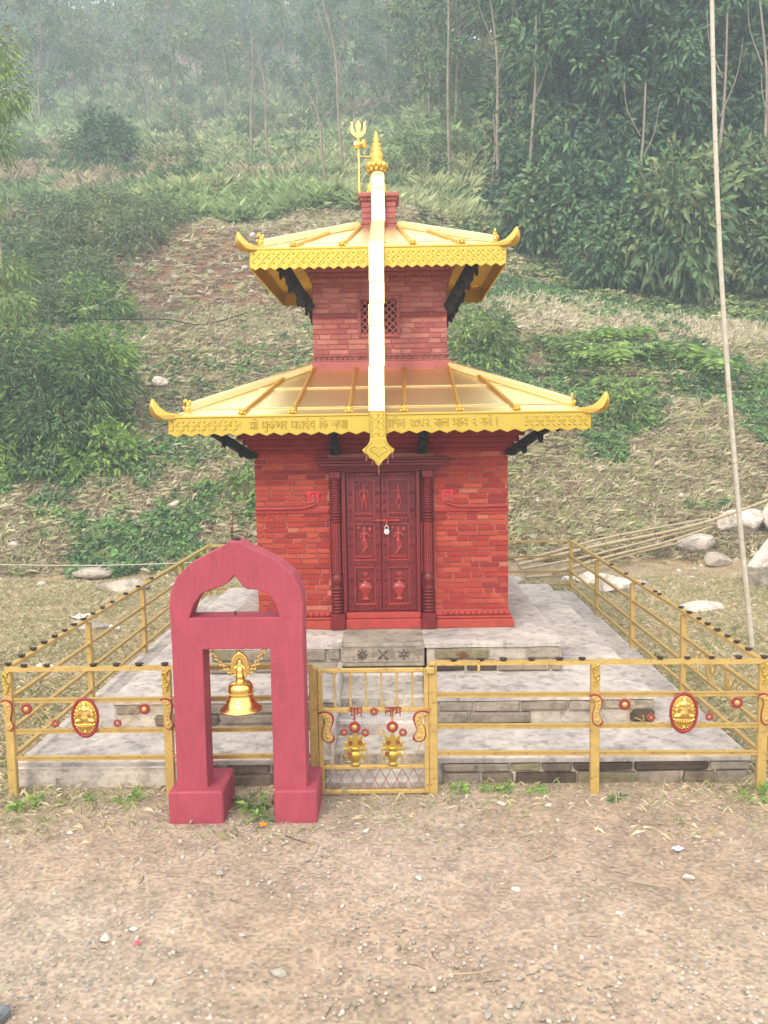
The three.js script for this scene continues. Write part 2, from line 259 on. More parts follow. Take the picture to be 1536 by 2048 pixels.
{ // the hillside: bank, terrace, forest slope
  const P = [], C = [], I = [], U = [], nx = 220, ds = [16.62]; for (let d = 16.7; d < 34; d += 0.16) ds.push(d); for (let d = 34; d < 90; d += 0.9) ds.push(d); for (let d = 90; d < 216; d += 2.5) ds.push(d);
  for (const d of ds) for (let i = 0; i <= nx; i++) {
    const s = (i / nx) * 2 - 1, x = (s * 0.62 + Math.sign(s) * Math.max(0, Math.abs(s) - 0.85) * 3) * (d + 4), z = -d, h = land(x, z), gr = greenAt(x, z), n = fbm(x * 1.4, z * 1.4, 83, 4), m = fbm(x * 0.5, z * 0.5, 84, 3), bare = bareAt(x, z);
    P.push(x, d < 16.65 ? h - 0.5 : h, z); U.push(x, d + h);
    const c = [lerp(0.36, 0.23, n), lerp(0.28, 0.17, n), lerp(0.19, 0.11, n)], gcol = [0.16 + 0.07 * m, 0.2 + 0.06 * m, 0.1], bcol = [0.38 + 0.12 * n, 0.26 + 0.08 * n, 0.2 + 0.05 * n];
    for (let k = 0; k < 3; k++) C.push(lerp(lerp(c[k], gcol[k], gr * 0.75), bcol[k], bare * 0.85));
  }
  for (let j = 0; j + 1 < ds.length; j++) for (let i = 0; i < nx; i++) { const a = j * (nx + 1) + i, b = a + 1, c = a + nx + 1; I.push(a, b, c, b, c + 1, c); }
  const g = new THREE.BufferGeometry(); g.setAttribute('position', new THREE.Float32BufferAttribute(P, 3)); g.setAttribute('uv', new THREE.Float32BufferAttribute(U, 2)); g.setAttribute('color', new THREE.Float32BufferAttribute(C, 3)); g.setIndex(I); g.computeVertexNormals();
  tag(mesh('hillside', g, std({ name: 'hill soil', vertexColors: true, map: dirtMaps[0], bumpMap: dirtMaps[1], bumpScale: 0.08, roughness: 1 })), 'steep hillside of dry earth and scrub behind the shrine', null, null, 'structure');
}

// ------------------------------------------------------------------ stepped stone platform with its stair
const CX = -0.162, CZ = -10.0;
const tiers = [[2.93, 3.45, 0, 0.216], [2.42, 2.69, 0.216, 0.474], [1.75, 1.95, 0.474, 0.765]]; // half width, half depth, bottom, top
const SL = -0.56, SR = 0.235; // the stair slot
const platform = thing('stone_platform', 'three-tiered grey stone and cement platform with a stair, under the red shrine', 'platform');
{
  const R = rngOf(33), slab = [], core = [];
  tiers.forEach(([hw, hd, y0, y1], k) => {
    const x0 = CX - hw, x1 = CX + hw, zf = CZ + hd, zb = CZ - hd, th = 0.05, yb = k ? y0 - 0.02 : -0.06;
    for (const [a, b] of [[x0, SL], [SR, x1]]) {
      core.push(span(a + 0.03, b - (a === x0 ? 0 : 0.03), yb, y1 - th, zb + 0.03, zf - 0.03));
      // the cement top: an uneven sheet with a worn front edge
      const n = 44, g = new THREE.BoxGeometry(b - a, th, zf - zb, n, 1, 60), p = g.attributes.position;
      g.translate((a + b) / 2, y1 - th / 2, (zf + zb) / 2);
      for (let i = 0; i < p.count; i++) {
        const x = p.getX(i), z = p.getZ(i), top = p.getY(i) > y1 - th / 2, e = z > zf - 0.001 || (a === x0 && x < a + 0.001) || (b === x1 && x > b - 0.001);
        if (top) p.setY(i, y1 + 0.016 * (fbm(x * 3, z * 3, 91 + k) - 0.5) - (e ? 0.014 : 0));
        if (z > zf - 0.001) p.setZ(i, zf + 0.022 * (fbm(x * 5, k * 3 + p.getY(i) * 8, 95) - 0.5));
      }
      g.computeVertexNormals(); slab.push(g);
    }
    core.push(span(SL, SR, yb, y1 - 0.09, zb + 0.03, CZ - 1));
    // risers: individual stones in the front, right of the stair and in part left of it
    const courses = k === 0 ? [[-0.02, 0.085], [0.09, 0.16]] : k === 1 ? [[0.222, 0.32], [0.327, 0.418]] : [[0.48, 0.59], [0.6, 0.71]];
    courses.forEach(([ya, yb2], ci) => {
      for (const [a, b] of [[k === 0 ? -1.5 : x0 + 0.01, SL - 0.01], [SR + 0.01, x1 - 0.01]]) {
        let x = a + R() * 0.1;
        while (x < b - 0.1) {
          const L = Math.min(rr(0.22, 0.6, R), b - x), dark = k === 0 ? 0.75 : k === 1 ? 0.35 : 0.12, r = R(), m = r < dark ? stoneMats[2 + ((R() * 3) | 0)] : stoneMats[(R() * 2) | 0];
          const h = yb2 - ya - R() * 0.012, g = cbox(L - 0.022, h, 0.08, 0, 0, 0, 0.012), p = g.attributes.position;
          for (let i = 0; i < p.count; i++) p.setXYZ(i, p.getX(i) + 0.012 * (hash(Math.round(p.getX(i) * 500), Math.round(p.getY(i) * 500), 5) - 0.5), p.getY(i) + 0.012 * (hash(Math.round(p.getX(i) * 500), Math.round(p.getY(i) * 500), 6) - 0.5), p.getZ(i));
          g.computeVertexNormals(); g.translate(x + L / 2, (ya + yb2) / 2, zf - 0.045 + R() * 0.02);
          if (k === 0 || R() < 0.86) mesh('stone', boxUV(g), m, platform);
          x += L;
        }
      }
    });
  });
  mesh('core', core, mortar, platform); mesh('cement_top', slab, concrete, platform);
  mesh('cement_facing', [cspan(CX - 2.93, -1.5, -0.05, 0.168, -6.6, -6.535, 0.012)], mortar, platform);
  const steps = [[0, 0.061, -6.48], [0.061, 0.18, -6.774], [0.18, 0.3, -7.156], [0.3, 0.398, -7.56], [0.398, 0.48, -8.0]];
  steps.forEach(([y0, y1, z], i) => mesh('step', [cspan(SL - (i < 1 ? 0.05 : 0), SR, y0 - 0.08, y1, -8.5, z, 0.02)], i % 2 ? mortar : concrete, platform));
  // top step with its carved face
  const cs = mesh('carved_step', [cspan(SL - 0.005, SR + 0.005, 0.54, 0.767, -8.9, -8.03, 0.01)], stoneMats[0], platform), carve = [], zc = -8.028;
  for (const [x, n, s] of [[-0.36, 8, 0.055], [-0.16, 4, 0.07], [0.04, 6, 0.055]]) { for (let k = 0; k < n; k++) { const a = (k / n) * 2 * Math.PI + (n === 4 ? 0.785 : 0); carve.push(ball(0.5, 0, 0, 0, 1, 1, 1, 8, 6).scale(0.022, s, 0.034).translate(0, s * 0.55, 0).rotateZ(a).translate(x, 0.665, zc)); } carve.push(ball(0.015, x, 0.665, zc, 1, 1, 1.2)); }
  for (const x of [-0.5, -0.455, -0.265, -0.065, 0.13, 0.18]) carve.push(cspan(x, x + 0.012, 0.6, 0.73, zc - 0.01, zc + 0.008, 0.003));
  carve.push(cspan(-0.54, 0.21, 0.735, 0.748, zc - 0.01, zc + 0.007, 0.003), cspan(-0.54, 0.21, 0.585, 0.6, zc - 0.01, zc + 0.007, 0.003));
  mesh('flower_carving', carve, stoneMats[0], cs);
  const fan = []; for (let k = -3; k <= 3; k++) fan.push(T(new THREE.TorusGeometry(0.03, 0.004, 4, 14).scale(0.34, 1, 1).translate(0, 0.034, 0).rotateZ(-k * 0.36), 0.608, 0.622, -8.022)); mesh('painted_fan', fan, std({ name: 'faded red paint', color: lin(0.22, 0.04, 0.04), roughness: 0.9 }), platform);
  mesh('cheek_wall', [cspan(SL - 0.03, SL + 0.015, 0.02, 0.4, -7.4, -6.6, 0.02), cspan(SL - 0.03, SL + 0.015, 0.3, 0.6, -8.0, -7.4, 0.02)], concrete, platform);
}

// ------------------------------------------------------------------ the red brick shrine with two gilt roofs
const shrine = thing('brick_shrine', 'two-storey red brick shrine with two golden roofs and a carved red door', 'shrine');
const ZF = -8.693, HW = 1.298; // front face and half width of the lower wall
function figure(o) { // a small standing relief figure: joints in units of its height, y from 0 at the feet
  const s = o.h, c = [], P = (a, ra, b, rb) => c.push([a[0] * s, a[1] * s, 0, ra * s, b[0] * s, b[1] * s, 0, rb * s]);
  P([0, 0.93], 0.05, [0, 0.89], 0.058); P([0, 0.98], 0.035, [0, 1.04], 0.018); P([0, 0.84], 0.03, [0, 0.78], 0.05); P([-0.07, 0.76], 0.045, [0.07, 0.76], 0.045); P([0, 0.76], 0.075, [o.sway, 0.6], 0.055); P([o.sway, 0.54], 0.075, [o.sway, 0.5], 0.085);
  for (const [k, i] of [[o.armL, -1], [o.armR, 1]]) { P([i * 0.1, 0.77], 0.035, k[0], 0.028); P(k[0], 0.028, k[1], 0.02); P(k[1], 0.025, k[1], 0.028); }
  for (const k of [o.legL, o.legR]) { P([o.sway + k[2], 0.48], 0.06, k[0], 0.04); P(k[0], 0.04, k[1], 0.026); P(k[1], 0.026, [k[1][0] + k[3], k[1][1] - 0.01], 0.02); }
  return blob(c, 0.008 * s, 44, 0.01 * s).scale(1, 1, 0.75);
}
const standing = { h: 0.27, sway: 0.01, armL: [[-0.19, 0.6], [-0.24, 0.45]], armR: [[0.19, 0.6], [0.25, 0.44]], legL: [[-0.06, 0.26], [-0.07, 0.03], -0.04, -0.05], legR: [[0.08, 0.26], [0.08, 0.03], 0.04, 0.05] };
const dancing = { h: 0.27, sway: 0.03, armL: [[-0.2, 0.68], [-0.27, 0.5]], armR: [[0.2, 0.7], [0.27, 0.52]], legL: [[-0.07, 0.28], [0.06, 0.06], -0.03, -0.05], legR: [[0.1, 0.28], [0.0, 0.05], 0.05, 0.06] };
const flute = { h: 0.26, sway: -0.02, armL: [[-0.17, 0.62], [-0.02, 0.66]], armR: [[0.2, 0.62], [0.1, 0.72]], legL: [[-0.02, 0.26], [-0.1, 0.03], -0.03, -0.06], legR: [[0.09, 0.28], [-0.06, 0.06], 0.05, -0.06] };
function brickRow(list, x0, x1, y, h, R) { let x = x0 - R() * 0.12; while (x < x1 - 0.01) { const L = R() < 0.3 ? rr(0.1, 0.13, R) : rr(0.17, 0.24, R), a = Math.max(x, x0), b = Math.min(x + L, x1); if (b - a > 0.035) list.push([a, b, y, h]); x += L; } }
{ // lower storey
  const wall = mesh('lower_wall', [span(CX - HW + 0.012, CX + HW - 0.012, 0.77, 2.72, CZ - HW + 0.012, ZF - 0.07), span(CX - HW + 0.012, -0.69, 0.77, 2.72, ZF - 0.08, ZF - 0.014), span(0.375, CX + HW - 0.012, 0.77, 2.72, ZF - 0.08, ZF - 0.014), span(-0.69, 0.375, 2.49, 2.72, ZF - 0.08, ZF - 0.014)], jointRed, shrine), R = rngOf(5), front = [];
  const course = 0.0545, n = Math.floor((2.66 - 0.955) / course);
  for (let k = 0; k < n; k++) { const y = 0.955 + k * course; if (Math.abs(y + 0.027 - 2.0) < 0.035) continue; brickRow(front, CX - HW, -0.7, y, course, R); brickRow(front, 0.38, CX + HW, y, course, R); }
  const shapes = new Map(), rest = [];
  front.forEach(([a, b, y, h], i) => {
    const L = Math.round((b - a) * 50) / 50, key = L; if (!shapes.has(key)) shapes.set(key, boxUV(chamfer(Math.max(0.03, L - 0.011), h - 0.0105, 0.05, 0.004)));
    const m = new THREE.Mesh(shapes.get(key), brickMats[(R() * 6 * R() ** 0.3) | 0]); m.name = 'brick'; m.castShadow = m.receiveShadow = true; m.position.set((a + b) / 2, y + h / 2, ZF - 0.025 + R() * 0.006); m.rotation.z = (R() - 0.5) * 0.012;
    if (i < 300) wall.add(m); else rest.push(shapes.get(key).clone().translate(m.position.x, m.position.y, m.position.z));
  });
  for (const s of [-1, 1]) for (let k = 0; k < n; k++) { const l = []; brickRow(l, CZ - HW + 0.02, ZF - 0.02, 0.955 + k * course, course, R); for (const [a, b, y, h] of l) rest.push(chamfer(0.05, h - 0.007, b - a - 0.007, 0.004).translate(CX + s * (HW - 0.025 + R() * 0.004), y + h / 2, (a + b) / 2)); }
  tag(mesh('brick_courses', rest, brickMats[3], wall), null, null, null, 'stuff');
  // base mouldings
  const ring = (half, y0, y1, c = 0.01) => [cspan(CX - half, -0.695, y0, y1, ZF - 0.1, CZ + half, c), cspan(0.375, CX + half, y0, y1, ZF - 0.1, CZ + half, c), ...[-1, 1].map((s) => cspan(CX + s * half - 0.05 - s * 0.05, CX + s * half + 0.05 - s * 0.05, y0, y1, CZ - half, ZF - 0.1, c)), cspan(CX - half + 0.1, CX + half - 0.1, y0, y1, CZ - half, CZ - half + 0.1, c)];
  mesh('base_moulding', [...ring(HW + 0.055, 0.76, 0.855, 0.012), ...ring(HW + 0.035, 0.858, 0.885, 0.01)], brickMats[3], shrine);
  const petals = []; for (let x = CX - HW; x < CX + HW; x += 0.058) if (x < -0.74 || x > 0.4) petals.push(ball(0.5, 0, 0, 0, 1, 1, 1, 8, 6).scale(0.052, 0.06, 0.05).translate(x + 0.03, 0.917, ZF + 0.004));
  petals.push(...ring(HW + 0.012, 0.89, 0.948, 0.008)); mesh('petal_band', petals, terracotta, shrine);
  // rope string course that curls up into a small plaque on each side of the door
  const rope = (x0, x1, y, r) => { const g = []; for (let x = x0; x < x1; x += r * 1.25) g.push(ball(r, 0, 0, 0, 0.62, 1.25, 0.9, 8, 6).rotateZ(-0.7).translate(x, y, ZF + 0.006)); return g; };
  for (const [a, b, px] of [[CX - HW, -0.7, -0.86], [0.39, CX + HW, 0.515]]) {
    const lo = Math.min(a, b), hi = Math.max(a, b), s = px < 0 ? -1 : 1;
    mesh('rope_band', [...rope(lo, hi, 1.985, 0.016), cspan(lo, hi, 1.968, 2.034, ZF - 0.06, ZF - 0.004, 0.004), tube(s < 0 ? [[lo, 2.025, ZF + 0.006], [-1.0, 2.028, ZF + 0.008], [-0.9, 2.045, ZF + 0.012], [-0.83, 2.075, ZF + 0.012]] : [[hi, 2.025, ZF + 0.006], [0.66, 2.028, ZF + 0.008], [0.56, 2.045, ZF + 0.012], [0.49, 2.075, ZF + 0.012]], 0.014, 20, 8)], terracotta, shrine);
    const q = mesh('wall_plaque', [cspan(px - 0.065, px + 0.065, 2.05, 2.2, ZF - 0.02, ZF + 0.012, 0.008), T(new THREE.TorusGeometry(0.05, 0.012, 8, 18, Math.PI), px, 2.14, ZF + 0.014)], plaqueRed, shrine);
    mesh('seated_figure', [blob([[0, 0.085, 0, 0.022, 0, 0.08, 0, 0.024], [0, 0.055, 0, 0.022, 0, 0.03, 0, 0.028], [-0.045, 0.015, 0, 0.015, 0.045, 0.015, 0, 0.015], [-0.025, 0.06, 0, 0.011, -0.045, 0.035, 0, 0.01], [0.025, 0.06, 0, 0.011, 0.045, 0.035, 0, 0.01]], 0.004, 30, 0.006).scale(1, 1, 0.6).translate(px, 2.065, ZF + 0.014)], woodRedLight, q);
  }
  // corbelled cornice under the eave
  const co = []; [[0.02, 2.58, 2.63], [0.06, 2.63, 2.68], [0.1, 2.68, 2.74], [0.15, 2.74, 2.83]].forEach(([o, y0, y1]) => co.push(cspan(CX - HW - o, CX + HW + o, y0, y1, CZ - HW - o, CZ + HW + o, 0.01)));
  mesh('cornice', co, brickMats[4], shrine);
  // roof struts: two carved ones on the front, four splayed at the corners
  const strut = (a, b, w) => { const s = [bar(a, b, w, 0.075)], d = b.clone().sub(a); for (let k = 0; k < 6; k++) { const p = a.clone().addScaledVector(d, 0.08 + k * 0.165); s.push(ball(0.046, p.x, p.y - 0.01, p.z + 0.01, 1, 0.8, 1)); if (k % 2) s.push(ball(0.03, p.x + 0.02, p.y - 0.05, p.z + 0.03, 1, 1.5, 1)); } s.push(cbox(w + 0.03, 0.05, 0.11, a.x, a.y, a.z + 0.02, 0.01)); return s; };
  for (const x of [-0.625, 0.262]) mesh('strut', strut(V(x, 2.6, ZF + 0.02), V(x, 2.86, ZF + 0.4), 0.075), darkWood, shrine);
  for (const [sx, sz] of [[-1, 1], [1, 1], [-1, -1], [1, -1]]) mesh('corner_strut', strut(V(CX + sx * (HW + 0.02), 2.57, CZ + sz * (HW + 0.02)), V(CX + sx * (HW + 0.44), 2.9, CZ + sz * (HW + 0.44)), 0.08), darkWood, shrine);
}
{ // door
  const door = mesh('door_frame', [], woodRed, shrine); const D = [];
  D.push(cspan(-0.7, -0.55, 0.76, 0.93, ZF - 0.05, ZF + 0.085, 0.01), cspan(0.235, 0.385, 0.76, 0.93, ZF - 0.05, ZF + 0.085, 0.01)); // column plinths
  D.push(cspan(-0.575, -0.527, 0.93, 2.42, ZF - 0.05, ZF + 0.035, 0.008), cspan(0.187, 0.235, 0.93, 2.42, ZF - 0.05, ZF + 0.035, 0.008), cspan(-0.575, 0.235, 2.388, 2.43, ZF - 0.05, ZF + 0.037, 0.008));
  D.push(span(-0.7, 0.385, 0.9, 2.5, ZF - 0.075, ZF - 0.062));
  door.geometry = merge(D);
  mesh('threshold', [cspan(-0.55, 0.235, 0.762, 0.87, ZF - 0.05, ZF + 0.06, 0.01), cspan(-0.545, 0.23, 0.872, 0.935, ZF - 0.05, ZF + 0.045, 0.01)], terracotta, door);
  const li = []; [[0.02, 2.405, 2.43], [0.05, 2.43, 2.455], [0.085, 2.455, 2.49], [0.12, 2.49, 2.515], [0.13, 2.52, 2.54]].forEach(([o, y0, y1]) => li.push(cspan(-0.7 - o, 0.385 + o, y0, y1, ZF - 0.05, ZF + 0.05 + o * 0.9, 0.006)));
  for (let x = -0.78; x < 0.46; x += 0.045) li.push(cspan(x, x + 0.024, 2.432, 2.453, ZF + 0.06, ZF + 0.11, 0.004));
  mesh('lintel', li, woodRed, door);
  for (const cx of [-0.632, 0.31]) { // turned columns: ringed foot, beaded shaft, ringed head
    const p = [[0.045, 0.93]]; let y = 0.94;
    const ringsUp = (y1, st, r0, r1) => { while (y < y1) { p.push([r0, y], [r1, y + st * 0.25], [r1, y + st * 0.6], [r0, y + st * 0.9]); y += st; } };
    ringsUp(1.2, 0.034, 0.044, 0.062); p.push([0.036, 1.22], [0.05, 1.25], [0.06, 1.29], [0.05, 1.33], [0.038, 1.34]); y = 1.36; p.push([0.044, 1.36], [0.046, 1.86]); y = 1.88; ringsUp(1.98, 0.03, 0.044, 0.06); p.push([0.05, 2.0]); y = 2.02; ringsUp(2.32, 0.026, 0.046, 0.056); p.push([0.05, 2.33]);
    const col = mesh('column', [lathe(p, 18).translate(cx, 0, ZF + 0.03), cspan(cx - 0.058, cx + 0.058, 2.33, 2.408, ZF - 0.02, ZF + 0.085, 0.008), cspan(cx - 0.066, cx + 0.066, 0.93, 2.33, ZF - 0.03, ZF - 0.005, 0.005)], woodRed, door), bd = [];
    for (const o of [-0.066, -0.034, -0.011, 0.011, 0.034, 0.066]) for (let q = 1.36; q < 1.87; q += 0.021) bd.push(ball(0.0085, cx + o, q, ZF + 0.03 + Math.sqrt(Math.max(0.0001, 0.0475 ** 2 - (Math.abs(o) > 0.05 ? 0.047 : o) ** 2)), 1, 1.05, 0.9, 6, 5));
    bd.push(T(new THREE.TorusGeometry(0.022, 0.006, 6, 14), cx, 2.368, ZF + 0.086));
    mesh('beading', bd, woodRedLight, door);
  }
  const panels = [[2.307, 1.918], [1.853, 1.487], [1.4, 1.025]];
  for (const [x0, x1, px0, px1, figs] of [[-0.527, -0.172, -0.445, -0.24, [standing, flute]], [-0.168, 0.187, -0.095, 0.112, [dancing, flute]]]) {
    const zl = ZF - 0.005, g = [cspan(x0, px0, 0.945, 2.385, zl - 0.04, zl, 0.005), cspan(px1, x1, 0.945, 2.385, zl - 0.04, zl, 0.005), span(x0 + 0.005, x1 - 0.005, 0.95, 2.38, zl - 0.05, zl - 0.022)];
    let y = 2.385; for (const [a, b] of panels) { g.push(cspan(px0 - 0.002, px1 + 0.002, a, y, zl - 0.04, zl - 0.001, 0.005)); y = b; } g.push(cspan(px0 - 0.002, px1 + 0.002, 0.945, y, zl - 0.04, zl - 0.001, 0.005));
    mesh('door_leaf', g, woodRed, door);
    const ro = []; // rosettes, leaf sprays and beads carved on the stiles and rails
    for (const sx of [(x0 + px0) / 2, (px1 + x1) / 2]) for (let q = 1.0, i = 0; q < 2.36; q += 0.09, i++) { ro.push(i % 2 ? T(new THREE.TorusGeometry(0.017, 0.0055, 6, 14), sx, q, zl + 0.003) : ball(0.5, 0, 0, 0, 1, 1, 1, 8, 6).scale(0.014, 0.044, 0.014).rotateZ(i % 4 ? 0.6 : -0.6).translate(sx, q, zl), ball(0.008, sx, q + 0.002, zl + 0.003)); if (i % 2 === 0) ro.push(ball(0.5, 0, 0, 0, 1, 1, 1, 8, 6).scale(0.012, 0.034, 0.012).rotateZ(i % 4 ? -0.7 : 0.7).translate(sx, q + 0.028, zl)); }
    for (const q of [2.346, 1.885, 1.444, 0.985]) for (let i = -2; i <= 2; i++) ro.push(ball(0.5, 0, 0, 0, 1, 1, 1, 8, 6).scale(0.034, 0.017, 0.014).rotateZ(i * 0.5).translate((px0 + px1) / 2 + i * 0.042, q, zl));
    mesh('leaf_carving', ro, woodRed, door);
    panels.forEach(([a, b], i) => {
      const cx = (px0 + px1) / 2, f = [], w = (px1 - px0) / 2, zp = zl - 0.018;
      for (const [p0, p1] of [[[px0, b], [px1, b]], [[px0, a], [px1, a]], [[px0, b], [px0, a]], [[px1, b], [px1, a]]]) f.push(bar(V(p0[0], p0[1], zl + 0.003), V(p1[0], p1[1], zl + 0.0031), 0.009, 0.009));
      if (i < 2) {
        const h = i ? 0.285 : 0.27, base = b + (i ? 0.05 : 0.075); f.push(figure({ ...figs[i], h }).translate(cx, base, zp + 0.008));
        if (!i) for (let k = -2; k <= 2; k++) { f.push(tube([[cx + k * 0.038 - 0.03, b + 0.05, zp + 0.012], [cx + k * 0.038, b + 0.045, zp + 0.014], [cx + k * 0.038 + 0.03, b + 0.022, zp + 0.012]], 0.008, 6, 5)); if (k) f.push(ball(0.012, cx + k * 0.042, a - 0.03 - 0.01 * Math.abs(k), zp + 0.006), ball(0.01, cx + k * 0.044, a - 0.06, zp + 0.006)); }
        else { f.push(cspan(px0 + 0.015, px1 - 0.015, b + 0.014, b + 0.034, zp, zp + 0.02, 0.005), cspan(px0 - 0.004, px1 + 0.01, b - 0.016, b - 0.004, zl - 0.01, zl + 0.012, 0.003)); for (let k = 0; k < 9; k++) f.push(ball(0.01, px0 + 0.02 + k * 0.021, b + 0.042, zp + 0.006)); f.push(ball(0.02, cx + 0.055, a - 0.06, zp + 0.004, 1, 1.5, 0.7), ball(0.015, cx - 0.06, a - 0.04, zp + 0.004, 1, 1.5, 0.7)); }
      } else { // a vase with an upturned saucer and a sprig
        f.push(lathe([[0.001, 0], [0.04, 0], [0.042, 0.014], [0.026, 0.024], [0.022, 0.05], [0.05, 0.085], [0.074, 0.125], [0.076, 0.145], [0.055, 0.17], [0.03, 0.182], [0.02, 0.2], [0.024, 0.212], [0.001, 0.213]], 20).scale(1, 1, 0.35).translate(cx, b + 0.03, zp), cspan(cx - 0.055, cx + 0.055, b + 0.246, b + 0.26, zp, zp + 0.022, 0.004), cspan(cx - 0.03, cx + 0.03, b + 0.262, b + 0.272, zp, zp + 0.018, 0.003));
        for (let k = -2; k <= 2; k++) f.push(ball(0.5, 0, 0, 0, 1, 1, 1, 8, 6).scale(0.013, 0.06, 0.012).translate(0, 0.03, 0).rotateZ(-k * 0.28).translate(cx, b + 0.275, zp)); f.push(T(new THREE.TorusGeometry(0.05, 0.006, 6, 14, 1.6), cx - 0.025, b + 0.16, zp + 0.012, 0, 0, 0.8), T(new THREE.TorusGeometry(0.05, 0.006, 6, 14, 1.6), cx + 0.025, b + 0.16, zp + 0.012, 0, 0, 0.75));
        f.push(cspan(px0 - 0.004, px1 + 0.01, b - 0.016, b - 0.004, zl - 0.01, zl + 0.012, 0.003));
      }
      mesh('carved_panel', f, woodRedLight, door);
    });
  }
  mesh('bolt', [T(new THREE.CylinderGeometry(0.009, 0.009, 0.265, 8), -0.112, 1.893, ZF + 0.03, 0, 0, Math.PI / 2), ...[-0.2, -0.135, -0.01].map((x) => cbox(0.022, 0.036, 0.03, x, 1.893, ZF + 0.016, 0.004)), cbox(0.02, 0.06, 0.012, -0.113, 1.868, ZF + 0.034, 0.003)], terracotta, door);
  const lock = thing('padlock', 'round silver padlock hanging from the bolt of the red door', 'padlock', [-0.113, 1.775, ZF + 0.04]);
  mesh('body', [T(lathe([[0.001, -0.012], [0.026, -0.012], [0.029, -0.006], [0.029, 0.006], [0.026, 0.012], [0.001, 0.012]], 24), 0, 0, 0, Math.PI / 2), cbox(0.034, 0.022, 0.02, 0, 0.02, 0, 0.004), T(new THREE.TorusGeometry(0.012, 0.003, 6, 16), 0, -0.004, 0.012)], steel, lock);
  mesh('shackle', [tube([[-0.017, 0.02, 0], [-0.017, 0.05, 0], [0, 0.066, 0], [0.017, 0.05, 0], [0.017, 0.02, 0]], 0.005, 16, 6)], steel, lock);
}
// roofs: four gilt slopes with rounded seams, hip rolls, upturned horns and a toothed, embossed fringe
function fringePlate(half, y1, drop, tooth) { const n = Math.round((2 * half) / tooth), t = (2 * half) / n, p = [[-half, y1], [half, y1]]; for (let k = n; k > 0; k--) p.push([-half + k * t, y1 - drop + 0.028], [-half + (k - 0.5) * t, y1 - drop]); p.push([-half, y1 - drop + 0.028]); return extrude(p, 0.006); }
function lattice(list, x0, x1, y0, y1, z, s, r) { // crossed diagonal cords with bosses
  const H = y1 - y0, put = (ax, ay, bx, by) => { if (Math.abs(bx - ax) > 0.012) list.push(bar(V(ax, ay, z), V(bx, by, z + 0.0005), r * 1.2, r)); };
  for (let x = x0 - H; x < x1; x += s) { const a = Math.max(x, x0), b = Math.min(x + H, x1); if (b > a) { put(a, y0 + (a - x), b, y0 + (b - x)); put(a, y1 - (a - x), b, y1 - (b - x)); } }
  for (let x = x0 + s / 4; x < x1 - 0.01; x += s / 2) for (let q = 0; q < 3; q++) list.push(ball(r * 1.15, x, y0 + ((q + 0.5) * H) / 3, z, 1, 1, 0.7, 6, 5));
}
